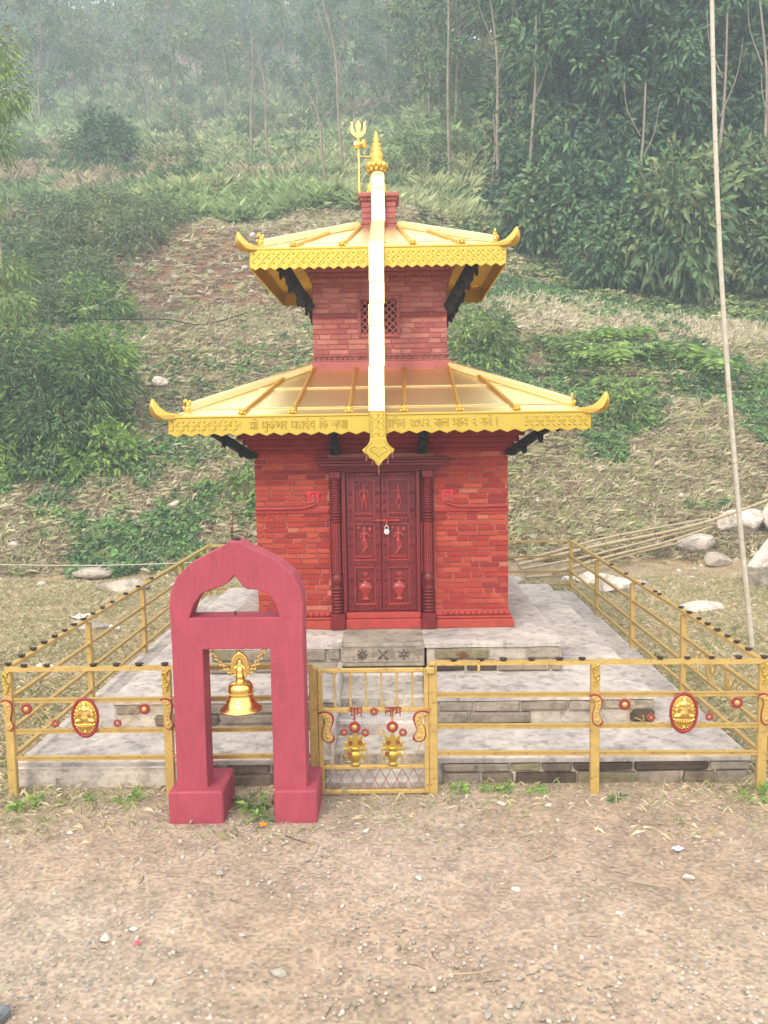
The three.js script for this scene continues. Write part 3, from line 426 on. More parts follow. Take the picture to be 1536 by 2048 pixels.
function roof(name, eave, yE, top, yT, drop, tooth, battens, knob) {
  const root = mesh(name, [], gold, shrine), core = []; // closing frame under the sheets
  core.push(span(CX - eave + 0.03, CX + eave - 0.03, yE - 0.035, yE - 0.022, CZ - eave + 0.03, CZ - eave + 0.06)); root.geometry = merge(core);
  const corner = (s, t, h, y) => [CX + s * h, y, CZ + t * h], th = 0.012;
  for (const a of [0, 1, 2, 3]) { // one sheet per side, split by seams
    const rot = (p) => { let [x, y, z] = [p[0] - CX, p[1], p[2] - CZ]; for (let k = 0; k < a; k++) [x, z] = [z, -x]; return [x + CX, y, z + CZ]; };
    const A = corner(-1, 1, eave, yE), B = corner(1, 1, eave, yE), C = corner(1, 1, top, yT), D2 = corner(-1, 1, top, yT);
    const lo = [A, B, C, D2].map((p) => rot([p[0], p[1] - th, p[2]])), up = [A, B, C, D2].map(rot);
    mesh('roof_sheet', [polyGeo([...up, ...lo.map((p) => [p[0], p[1], p[2]])], [[0, 1, 2, 3], [0, 4, 5, 1]])], goldPale, root);
    mesh('soffit', [polyGeo(lo.map((p) => [p[0], p[1] - 0.006, p[2]]), [[3, 2, 1, 0]])], soffit, root);
    const T4 = (g) => { g.translate(-CX, 0, -CZ); g.rotateY((a * Math.PI) / 2); return g.translate(CX, 0, CZ); };
    const jn = []; for (const t of name === 'lower_roof' ? [0.14, 0.56] : [0.2]) { const hx = lerp(eave, top, t) - 0.05; jn.push(T4(bar(V(CX - hx, lerp(yE, yT, t) + 0.003, CZ + lerp(eave, top, t)), V(CX + hx, lerp(yE, yT, t) + 0.0032, CZ + lerp(eave, top, t)), 0.02, 0.006))); for (let x = -hx + 0.05; x < hx; x += 0.09) jn.push(T4(ball(0.006, CX + x, lerp(yE, yT, t + 0.02) + 0.003, CZ + lerp(eave, top, t + 0.02), 1, 0.6, 1, 6, 4))); }
    mesh('sheet_joint', jn, goldPale, root);
    for (const [bx, tx] of battens) { // seam rolls with a flower boss at the foot
      const tE = Math.abs(tx) <= top ? 1 : (eave - Math.abs(tx)) / (eave - top), at = (t) => V(CX + lerp(bx, tx, t / tE), lerp(yE, yT, t) + 0.014, CZ + lerp(eave, top, t)), p0 = at(0.045), p1 = at(tE * 0.975);
      const b = mesh('seam_roll', [T4(new THREE.TubeGeometry(new THREE.LineCurve3(p0, p1), 1, 0.02, 8)), T4(ball(0.024, p1.x, p1.y, p1.z))], gold, root);
      const q = at(0.03), bo = [ball(0.03, q.x, q.y + 0.004, q.z), ball(0.016, q.x, q.y + 0.002, q.z + 0.028)]; for (let i = 0; i < 6; i++) bo.push(ball(0.013, q.x + 0.03 * Math.cos(i * 1.047), q.y + 0.03 * Math.sin(i * 1.047), q.z + 0.014)); for (let i = -1; i < 2; i++) bo.push(ball(0.012, q.x + i * 0.02, q.y + 0.036 - Math.abs(i) * 0.008, q.z, 1, 1.5, 1));
      mesh('flower_boss', bo.map(T4), gold, b);
    }
    mesh('hip_roll', [T4(bar(V(CX - eave * 0.93, lerp(yE, yT, 0.07 * eave / (eave - top)) + 0.02, CZ + eave * 0.93), V(CX - top - 0.005, yT + 0.02, CZ + top + 0.005), 0.065, 0.05)), T4(new THREE.TubeGeometry(new THREE.LineCurve3(V(CX - eave * 0.93, lerp(yE, yT, 0.07 * eave / (eave - top)) + 0.05, CZ + eave * 0.93), V(CX - top - 0.005, yT + 0.05, CZ + top + 0.005)), 1, 0.022, 8))], goldPale, root);
    // horn at the corner, curling up and out
    const hs = knob, horn = extrude([[-0.17, -0.005], [0.02, -0.025], [0.115, -0.015], [0.19, 0.04], [0.215, 0.12], [0.2, 0.2], [0.16, 0.145], [0.105, 0.085], [0.04, 0.05], [-0.04, 0.032], [-0.17, 0.024]].map(([x, y]) => [x * hs, y * hs]), 0.1, 0.008, true), hp = horn.attributes.position;
    for (let i = 0; i < hp.count; i++) hp.setZ(i, (hp.getZ(i) - 0.05) * clamp(1.1 - (hp.getY(i) / hs) * 4.6, 0.08, 1)); horn.computeVertexNormals();
    horn.rotateY((-3 * Math.PI) / 4).translate(CX - eave * 1.0, yE, CZ + eave * 1.0);
    mesh('corner_horn', [T4(horn)], gold, root);
    const kx = CX - eave * 0.925, kz = CZ + eave * 0.925, ky = yE + 0.04, cr = [ball(0.035, kx, ky + 0.03, kz, 1, 1.3, 1), ball(0.025, kx + 0.01, ky + 0.08, kz, 1, 1.1, 1)]; for (let i = 0; i < 5; i++) cr.push(ball(0.012, kx - 0.03 + i * 0.014, ky + 0.105 + 0.012 * Math.sin(i * 1.6), kz, 1, 1.6, 1)); cr.push(ball(0.018, kx - 0.03, ky + 0.05, kz + 0.02), ball(0.018, kx + 0.02, ky + 0.045, kz + 0.03));
    mesh('hip_ornament', cr.map(T4), gold, root);
    const fr = mesh('fringe', [T4(fringePlate(eave, yE - 0.012, drop, tooth).translate(CX, 0, CZ + eave - 0.004)), T4(cbox(2 * eave + 0.02, 0.022, 0.03, CX, yE - 0.004, CZ + eave, 0.006))], goldRelief, root);
    const rel = [], zr = CZ + eave + 0.004, yA = yE - drop + 0.035, yB = yE - 0.028; let spans = [[-eave + 0.01, eave - 0.01]];
    if (a === 0 && name === 'lower_roof') spans = [[-eave + 0.01, -1.3], [1.36, eave - 0.01]];
    for (const [p, q] of spans) lattice(rel, CX + p, CX + q, yA, yB, zr + 0.003, 0.1, 0.0095);
    const nt = Math.round((2 * eave) / tooth), tt = (2 * eave) / nt; for (let k = 0; k < nt; k++) { const x = CX - eave + (k + 0.5) * tt, y = yE - 0.012 - drop + 0.012; rel.push(bar(V(x - tt * 0.45, y + 0.026, zr), V(x, y + 0.002, zr + 0.0004), 0.006, 0.006), bar(V(x + tt * 0.45, y + 0.026, zr), V(x, y + 0.002, zr + 0.0004), 0.006, 0.006)); }
    if (a === 0 && name === 'lower_roof') lettering(rel, zr);
    mesh('relief', rel.map((g) => T4(g)), goldRelief, fr);
  }
  return root;
}
// strokes of the letters used on the eave and the gate: [width, polylines]; headline y = 1, foot y = 0
const G = {
  sha: [0.72, [[0.02, 0.98], [0.2, 0.98], [0.3, 0.85], [0.18, 0.68], [0.06, 0.6]], [[0.1, 0.66], [0.3, 0.5], [0.34, 0.3], [0.18, 0.28]], [[0.2, 0.36], [0.36, 0.1]], [[0.58, 1], [0.58, 0]]],
  shra: [0.74, [[0.05, 0.98], [0.24, 0.95], [0.3, 0.78], [0.15, 0.68], [0.08, 0.8]], [[0.12, 0.68], [0.32, 0.52], [0.44, 0.3]], [[0.6, 0.45], [0.35, 0.32], [0.1, 0.1]], [[0.6, 1], [0.6, 0]]],
  ii: [0.34, [[0.15, 1], [0.15, 0]], [[0.15, 1], [0.1, 1.22], [-0.1, 1.32], [-0.28, 1.2]]],
  i: [0.34, [[0.16, 1], [0.16, 0]], [[0.16, 1], [0.22, 1.24], [0.5, 1.3], [0.66, 1.02]]],
  aa: [0.32, [[0.15, 1], [0.15, 0]]],
  e: [0, [[-0.12, 1], [-0.2, 1.18], [-0.36, 1.32]]],
  u: [0, [[-0.2, 0], [-0.12, -0.16], [-0.22, -0.28], [-0.4, -0.18]]],
  ma: [0.74, [[0.14, 1], [0.14, 0.42], [0.06, 0.3], [0.14, 0.24], [0.24, 0.36], [0.6, 0.36]], [[0.6, 1], [0.6, 0]]],
  kta: [0.84, [[0.4, 1], [0.4, 0]], [[0.4, 0.6], [0.2, 0.68], [0.08, 0.5], [0.2, 0.36], [0.4, 0.5]], [[0.4, 0.55], [0.6, 0.62], [0.7, 0.42], [0.62, 0.2]], [[0.42, 0.35], [0.6, 0.3]]],
  shva: [0.96, [[0.03, 0.98], [0.2, 0.97], [0.26, 0.8], [0.1, 0.66]], [[0.1, 0.66], [0.3, 0.5], [0.32, 0.3], [0.18, 0.3]], [[0.82, 0.68], [0.62, 0.76], [0.48, 0.56], [0.6, 0.36], [0.82, 0.46]], [[0.82, 1], [0.82, 0]]],
  va: [0.68, [[0.52, 0.68], [0.28, 0.78], [0.1, 0.56], [0.26, 0.34], [0.52, 0.46]], [[0.52, 1], [0.52, 0]]],
  ra: [0.5, [[0.1, 0.98], [0.32, 0.9], [0.36, 0.68], [0.2, 0.54], [0.1, 0.62]], [[0.2, 0.54], [0.44, 0.02]]],
  ha: [0.62, [[0.32, 1], [0.32, 0.82], [0.14, 0.76], [0.1, 0.62], [0.3, 0.56], [0.46, 0.62]], [[0.46, 0.62], [0.2, 0.42], [0.16, 0.22], [0.36, 0.16], [0.42, 0.3], [0.3, 0.3]], [[0.36, 0.16], [0.48, -0.06]]],
  da: [0.58, [[0.3, 1], [0.3, 0.8], [0.14, 0.72], [0.1, 0.5], [0.28, 0.4], [0.44, 0.5]], [[0.34, 0.42], [0.3, 0.22], [0.42, 0.14], [0.52, -0.04]]],
  ka: [0.78, [[0.38, 1], [0.38, 0]], [[0.38, 0.62], [0.2, 0.7], [0.08, 0.5], [0.2, 0.34], [0.38, 0.5]], [[0.38, 0.56], [0.56, 0.64], [0.68, 0.44], [0.58, 0.22]]],
  ja: [0.74, [[0.08, 0.62], [0.14, 0.42], [0.32, 0.44], [0.4, 0.66]], [[0.36, 0.62], [0.6, 0.66]], [[0.6, 1], [0.6, 0]]],
  ya: [0.7, [[0.1, 1], [0.24, 0.86], [0.1, 0.68], [0.12, 0.46], [0.3, 0.36], [0.56, 0.52]], [[0.56, 1], [0.56, 0]]],
  bar2: [0.5, [[0.12, 1], [0.12, 0]], [[0.34, 1], [0.34, 0]]], bar1: [0.3, [[0.12, 1], [0.12, 0]]],
  pa: [0.64, [[0.1, 1], [0.1, 0.62], [0.24, 0.46], [0.48, 0.5]], [[0.48, 1], [0.48, 0]]],
  ta: [0.64, [[0.5, 0.62], [0.22, 0.66], [0.08, 0.44], [0.2, 0.22]], [[0.5, 1], [0.5, 0]]],
  sa: [0.72, [[0.1, 0.98], [0.28, 0.9], [0.3, 0.68], [0.14, 0.56]], [[0.16, 0.54], [0.42, 0.1]], [[0.26, 0.5], [0.58, 0.54]], [[0.58, 1], [0.58, 0]]],
  la: [0.74, [[0.06, 0.34], [0.08, 0.62], [0.24, 0.66], [0.3, 0.44]], [[0.3, 0.5], [0.38, 0.68], [0.6, 0.6]], [[0.1, 0.4], [0.16, 0.24]], [[0.6, 1], [0.6, 0]]],
  gha: [0.72, [[0.1, 0.92], [0.26, 0.78], [0.12, 0.66], [0.26, 0.56]], [[0.12, 0.66], [0.06, 0.46], [0.22, 0.34], [0.58, 0.42]], [[0.58, 1], [0.58, 0]]],
  ga: [0.7, [[0.2, 1], [0.2, 0.5], [0.1, 0.36], [0.02, 0.46]], [[0.52, 1], [0.52, 0]]],
  bha: [0.76, [[0.1, 0.98], [0.24, 0.86], [0.1, 0.74]], [[0.22, 0.9], [0.24, 0.4], [0.12, 0.28], [0.08, 0.42], [0.28, 0.44], [0.6, 0.44]], [[0.6, 1], [0.6, 0]]],
  d2: [0.62, [[0.06, 0.82], [0.26, 0.94], [0.4, 0.72], [0.26, 0.5], [0.1, 0.46]], [[0.16, 0.48], [0.4, 0.3], [0.54, 0.04]]],
  d0: [0.6, [[0.28, 0.86], [0.08, 0.62], [0.12, 0.26], [0.28, 0.14], [0.46, 0.34], [0.46, 0.66], [0.28, 0.86]]],
  d5: [0.66, [[0.06, 0.9], [0.1, 0.56], [0.3, 0.46], [0.44, 0.6]], [[0.54, 0.94], [0.44, 0.6], [0.26, 0.32], [0.1, 0.22]], [[0.3, 0.36], [0.56, 0.04]]],
  sp: [0.45],
};
function write(list, word, x, y, size, z, r, head = true) { // every stroke a flattened rounded cord
  let start = x; const end = () => { if (head && x - start > 0.02) list.push(bar(V(start, y + size, z), V(x - 0.02 * size, y + size, z + 0.0003), r * 1.6, r * 1.8)); };
  for (const k of word.split(' ')) {
    const g = G[k]; if (k === 'sp' || k === 'bar1' || k === 'bar2' || /^d\d/.test(k)) { end(); }
    for (const l of g.slice(1)) list.push(new THREE.TubeGeometry(curve(l.map(([a, b]) => [x + a * size, y + b * size, z])), Math.max(3, l.length * 3), r, 5).scale(1, 1, 1));
    x += g[0] * size; if (k === 'sp' || k === 'bar1' || k === 'bar2' || /^d\d/.test(k)) start = x;
  }
  end(); return x;
}
function lettering(rel, z) {
  const s = 0.078, y = 2.838, r = 0.0068; z += 0.004;
  write(rel, 'shra ii sp ma u kta e shva ra sp ma ha aa da e va sp i ka sp ja ya bar2', CX - 1.22, y, s, z, r);
  write(rel, 'aa i pa ta sp d2 d0 d5 d2 sp sa aa la sp ma aa gha sp d2 sp ga ta e sp bar1', CX + 0.09, y, s * 1.02, z, r);
}
roof('lower_roof', 1.98, 2.965, 0.74, 3.475, 0.175, 0.14, [[-1.302, -1.0], [-0.817, -0.723 * 0.99], [-0.282, -0.258], [0.238, 0.255], [0.762, 0.73], [1.309, 1.02]], 0.8);
roof('upper_roof', 1.28, 4.645, 0.22, 5.075, 0.2, 0.1, [[-0.86, -0.52], [-0.36, -0.2], [0.36, 0.2], [0.86, 0.52]], 0.68);
{ // upper storey
  const W2 = 0.723, z2 = CZ + W2, wall = mesh('upper_wall', [span(CX - W2 + 0.012, CX + W2 - 0.012, 3.4, 4.6, CZ - W2 + 0.012, z2 - 0.6), span(CX - W2 + 0.012, -0.36, 3.4, 4.6, z2 - 0.62, z2 - 0.012), span(0.02, CX + W2 - 0.012, 3.4, 4.6, z2 - 0.62, z2 - 0.012), span(-0.37, 0.03, 3.4, 3.845, z2 - 0.62, z2 - 0.012), span(-0.37, 0.03, 4.21, 4.6, z2 - 0.62, z2 - 0.012)], jointPink, shrine), R = rngOf(8), lists = [[], [], []];
  for (let k = 0; k < 15; k++) {
    const y = 3.63 + k * 0.0545, l = []; if (Math.abs(y + 0.027 - 4.045) < 0.04) continue;
    const hole = y + 0.05 > 3.845 && y < 4.21; if (hole) { brickRow(l, CX - W2, -0.36, y, 0.0545, R); brickRow(l, 0.02, CX + W2, y, 0.0545, R); } else brickRow(l, CX - W2, CX + W2, y, 0.0545, R);
    for (const [a, b, yy, h] of l) lists[(R() * 3) | 0].push(chamfer(b - a - 0.007, h - 0.007, 0.05, 0.004).translate((a + b) / 2, yy + h / 2, z2 - 0.025 + R() * 0.006));
    for (const s of [-1, 1]) { const m = []; brickRow(m, CZ - W2 + 0.02, z2 - 0.02, y, 0.0545, R); for (const [a, b, yy, h] of m) lists[(R() * 3) | 0].push(chamfer(0.05, h - 0.007, b - a - 0.007, 0.004).translate(CX + s * (W2 - 0.024), yy + h / 2, (a + b) / 2)); }
  }
  lists.forEach((l, i) => tag(mesh('brick_courses', l, upperBrickMats[i], wall), null, null, null, 'stuff'));
  const band = (half, y0, y1) => cspan(CX - half, CX + half, y0, y1, CZ - half, CZ + half, 0.008), den = [];
  for (let x = CX - W2; x < CX + W2; x += 0.058) den.push(cspan(x, x + 0.036, 3.572, 3.61, z2 - 0.02, z2 + 0.02, 0.005), T(new THREE.TorusGeometry(0.012, 0.004, 5, 10), x + 0.018, 3.592, z2 + 0.021));
  mesh('base_moulding', [band(W2 + 0.04, 3.44, 3.555), band(W2 + 0.022, 3.556, 3.572), band(W2 + 0.015, 3.612, 3.63)], upperBrickMats[0], shrine); mesh('dentil_band', den, upperBrickMats[1], shrine);
  const rope = []; for (const [a, b] of [[CX - W2, -0.38], [0.04, CX + W2]]) { rope.push(cspan(a, b, 4.01, 4.08, z2 - 0.06, z2 - 0.003, 0.004)); for (let x = a + 0.02; x < b; x += 0.028) rope.push(ball(0.021, 0, 0, 0, 0.62, 1.3, 0.9, 8, 6).rotateZ(0.8).translate(x, 4.046, z2 + 0.008)); }
  mesh('rope_band', rope, upperBrickMats[1], shrine);
  const cor = [band(W2 + 0.03, 4.452, 4.5), band(W2 + 0.06, 4.502, 4.56), band(W2 + 0.1, 4.562, 4.64)]; for (let x = CX - W2; x < CX + W2; x += 0.04) cor.push(ball(0.017, x + 0.02, 4.443, z2 + 0.016, 1, 1.3, 0.8, 6, 5));
  mesh('cornice', cor, upperBrickMats[1], shrine);
  const win = mesh('window_frame', [[-0.395, 0.055, 4.21, 4.245], [-0.395, 0.055, 3.81, 3.845], [-0.395, -0.36, 3.845, 4.21], [0.02, 0.055, 3.845, 4.21]].map(([a, b, c, d]) => cspan(a, b, c, d, z2 - 0.03, z2 + 0.03, 0.006)), upperBrickMats[1], shrine), lat = [], bead = [];
  
  for (let k = -8; k < 9; k++) for (const s of [-1, 1]) { const x0 = -0.17 + k * 0.075, a = V(x0 - s * 0.1825, 3.845, z2 + 0.004), b = V(x0 + s * 0.1825, 4.21, z2 + 0.0041), d = b.clone().sub(a); let t0 = 0, t1 = 1; if (d.x > 0) { t0 = Math.max(0, (-0.36 - a.x) / d.x); t1 = Math.min(1, (0.02 - a.x) / d.x); } else { t0 = Math.max(0, (0.02 - a.x) / d.x); t1 = Math.min(1, (-0.36 - a.x) / d.x); } if (t1 > t0 + 0.05) lat.push(bar(a.clone().addScaledVector(d, t0), a.clone().addScaledVector(d, t1), 0.013, 0.013)); }
  mesh('lattice', lat, upperBrickMats[1], win);
  for (let y = 3.82; y < 4.24; y += 0.032) for (const x of [-0.377, 0.037]) bead.push(ball(0.011, x, y, z2 + 0.03, 1, 1, 0.7, 6, 5)); mesh('beading', bead, upperBrickMats[0], win);
  for (const [sx, sz] of [[-1, 1], [1, 1], [-1, -1], [1, -1]]) { // carved corner struts
    const a = V(CX + sx * (W2 + 0.01), 4.12, CZ + sz * (W2 + 0.01)), b = V(CX + sx * (W2 + 0.27), 4.56, CZ + sz * (W2 + 0.27)), g = [bar(a, b, 0.07, 0.07)], d = b.clone().sub(a);
    for (let k = 0; k < 7; k++) { const p = a.clone().addScaledVector(d, 0.05 + k * 0.15); g.push(ball(rr(0.04, 0.062), p.x + sx * rr(0, 0.045), p.y - 0.02, p.z + sz * rr(0, 0.05), 1, 1.2, 1)); if (k % 2) g.push(ball(0.03, p.x + sx * 0.08, p.y - 0.03, p.z, 0.7, 1.6, 1)); }
    mesh('corner_strut', g, darkWood, shrine);
  }
  // pinnacle: brick pedestal, cap, lotus and ringed spire
  const pin = mesh('pinnacle_pedestal', [...[0, 1, 2, 3, 4].map((k) => cspan(CX - 0.19, CX + 0.19, 5.06 + k * 0.062, 5.06 + k * 0.062 + 0.056, CZ - 0.19, CZ + 0.19, 0.006)), span(CX - 0.18, CX + 0.18, 5.0, 5.4, CZ - 0.18, CZ + 0.18), cspan(CX - 0.215, CX + 0.215, 5.04, 5.09, CZ - 0.215, CZ + 0.215, 0.01), cspan(CX - 0.205, CX + 0.205, 5.375, 5.41, CZ - 0.205, CZ + 0.205, 0.008), cspan(CX - 0.23, CX + 0.23, 5.413, 5.46, CZ - 0.23, CZ + 0.23, 0.01)], upperBrickMats[0], shrine), dn = [];
  for (let k = 0; k < 9; k++) dn.push(ball(0.016, CX - 0.18 + k * 0.045, 5.39, CZ + 0.207, 1, 1.2, 0.7, 6, 5)); mesh('dentil_band', dn, upperBrickMats[1], pin);
  const fx = CX - 0.02, fin = mesh('finial', [lathe([[0.001, 5.46], [0.14, 5.462], [0.145, 5.5], [0.115, 5.53], [0.12, 5.58], [0.09, 5.62], [0.075, 5.68], [0.06, 5.72], [0.08, 5.735], [0.06, 5.75], [0.09, 5.79], [0.1, 5.83], [0.085, 5.86], [0.07, 5.87], [0.085, 5.9], [0.075, 5.94], [0.06, 5.955], [0.07, 5.975], [0.06, 6.0], [0.046, 6.012], [0.058, 6.03], [0.045, 6.055], [0.03, 6.065], [0.044, 6.085], [0.03, 6.11], [0.02, 6.13], [0.024, 6.145], [0.016, 6.17], [0.001, 6.2]], 28).translate(fx, 0, CZ)], gold, shrine), pet = [];
  for (let k = 0; k < 10; k++) { const a = (k / 10) * 2 * Math.PI; pet.push(ball(0.036, fx + 0.098 * Math.cos(a), 5.8, CZ + 0.098 * Math.sin(a), 1, 1.25, 1)); pet.push(ball(0.028, fx + 0.085 * Math.cos(a + 0.31), 5.755, CZ + 0.085 * Math.sin(a + 0.31), 1, 1.3, 1)); } mesh('lotus_petals', pet, gold, fin);
  const tx = -0.38, tz = CZ + 0.06, tr = mesh('trident', [T(new THREE.CylinderGeometry(0.012, 0.013, 0.66, 10), tx, 5.79, tz), ball(0.026, tx, 6.1, tz, 1, 0.8, 1), T(new THREE.CylinderGeometry(0.009, 0.009, 0.24, 8), tx + 0.1, 5.9, tz - 0.02, 0, 0.2, Math.PI / 2), extrude([[0, 0], [0.035, 0.02], [0.078, 0.06], [0.088, 0.11], [0.072, 0.16], [0.088, 0.19], [0.064, 0.175], [0.058, 0.11], [0.05, 0.075], [0.022, 0.055], [0.02, 0.1], [0.03, 0.145], [0, 0.2], [-0.03, 0.145], [-0.02, 0.1], [-0.022, 0.055], [-0.05, 0.075], [-0.058, 0.11], [-0.064, 0.175], [-0.088, 0.19], [-0.072, 0.16], [-0.088, 0.11], [-0.078, 0.06], [-0.035, 0.02]], 0.012, 0.004).translate(tx, 6.09, tz - 0.006)], brass, shrine);
  mesh('hourglass_drum', [T(lathe([[0.001, -0.06], [0.046, -0.06], [0.05, -0.05], [0.022, 0], [0.05, 0.05], [0.046, 0.06], [0.001, 0.06]], 18), tx + 0.02, 6.02, tz + 0.02, 0, -0.5, Math.PI / 2)], brass, tr);
  // long gilt ribbon of linked plates from the finial over both roofs to below the lower eave
  const path = [[5.67, -9.86], [5.5, -9.775], [5.3, -9.752], [5.13, -9.73], [4.98, -9.4], [4.83, -9.05], [4.685, -8.69], [4.5, -8.635], [4.27, -8.56], [4.04, -8.46], [3.82, -8.36], [3.62, -8.27], [3.42, -8.175], [3.22, -8.08], [2.99, -7.985]], ban = mesh('ribbon', [ball(0.03, CX - 0.005, 5.68, -9.86, 2.4, 1, 1)], goldPale, shrine);
  for (let k = 0; k + 1 < path.length; k++) { const [y0, z0] = path[k], [y1, z1] = path[k + 1], l = Math.hypot(y1 - y0, z1 - z0), g = chamfer(0.15, 0.01, l - 0.001, 0.003), a = Math.atan2(z1 - z0, y0 - y1); g.rotateX(Math.PI / 2 - a + (k % 2 ? 0.012 : -0.012)); g.translate(CX - 0.008 + 0.003 * (k % 3) - k * 0.001, (y0 + y1) / 2, (z0 + z1) / 2 + 0.012); mesh('plate', [g], goldPale, ban); }
  const ex = CX - 0.008, ez = -7.966; mesh('embossed_plate', [cspan(ex - 0.076, ex + 0.076, 2.735, 2.985, ez - 0.006, ez + 0.006, 0.003)], goldRelief, ban);
  const tip = mesh('ribbon_tip', [extrude([[-0.075, 2.735], [-0.078, 2.71], [-0.1, 2.67], [-0.148, 2.63], [-0.135, 2.605], [-0.1, 2.59], [-0.085, 2.555], [-0.045, 2.54], [-0.03, 2.51], [0, 2.478], [0.03, 2.51], [0.045, 2.54], [0.085, 2.555], [0.1, 2.59], [0.135, 2.605], [0.148, 2.63], [0.1, 2.67], [0.078, 2.71], [0.075, 2.735]], 0.008, 0.003).translate(ex, 0, ez - 0.004)], goldRelief, ban), em = [];
  for (let k = 0; k < 4; k++) { const y = 2.765 + k * 0.06; em.push(T(new THREE.TorusGeometry(0.028, 0.006, 5, 14, 4.2), ex - 0.025, y, ez + 0.006, 0, 0, k), T(new THREE.TorusGeometry(0.024, 0.006, 5, 14, 4.2), ex + 0.03, y + 0.02, ez + 0.006, 0, 0, 2 + k), ball(0.01, ex + 0.005, y + 0.012, ez + 0.006)); }
  for (const s of [-1, 1]) em.push(cspan(ex + s * 0.068 - 0.004, ex + s * 0.068 + 0.004, 2.74, 2.98, ez, ez + 0.012, 0.002), tube([[ex + s * 0.06, 2.71, ez + 0.009], [ex + s * 0.125, 2.63, ez + 0.009], [ex + s * 0.08, 2.57, ez + 0.009], [ex, 2.5, ez + 0.009]], 0.006, 16, 5), tube([[ex + s * 0.01, 2.65, ez + 0.009], [ex + s * 0.05, 2.665, ez + 0.01], [ex + s * 0.075, 2.63, ez + 0.009], [ex + s * 0.03, 2.6, ez + 0.01], [ex, 2.57, ez + 0.009]], 0.007, 16, 5));
  mesh('relief', em, goldRelief, tip);
  for (const [x, y, l] of [[-0.115, 2.6, 0.075], [-0.06, 2.545, 0.06], [0, 2.48, 0.075], [0.085, 2.56, 0.065], [0.13, 2.6, 0.05]]) mesh('tassel', [taper([[ex + x, y, ez], [ex + x + 0.003, y - l * 0.6, ez], [ex + x, y - l, ez + 0.003]], 0.004, 0.006, 6)], upperBrickMats[2], ban);
}

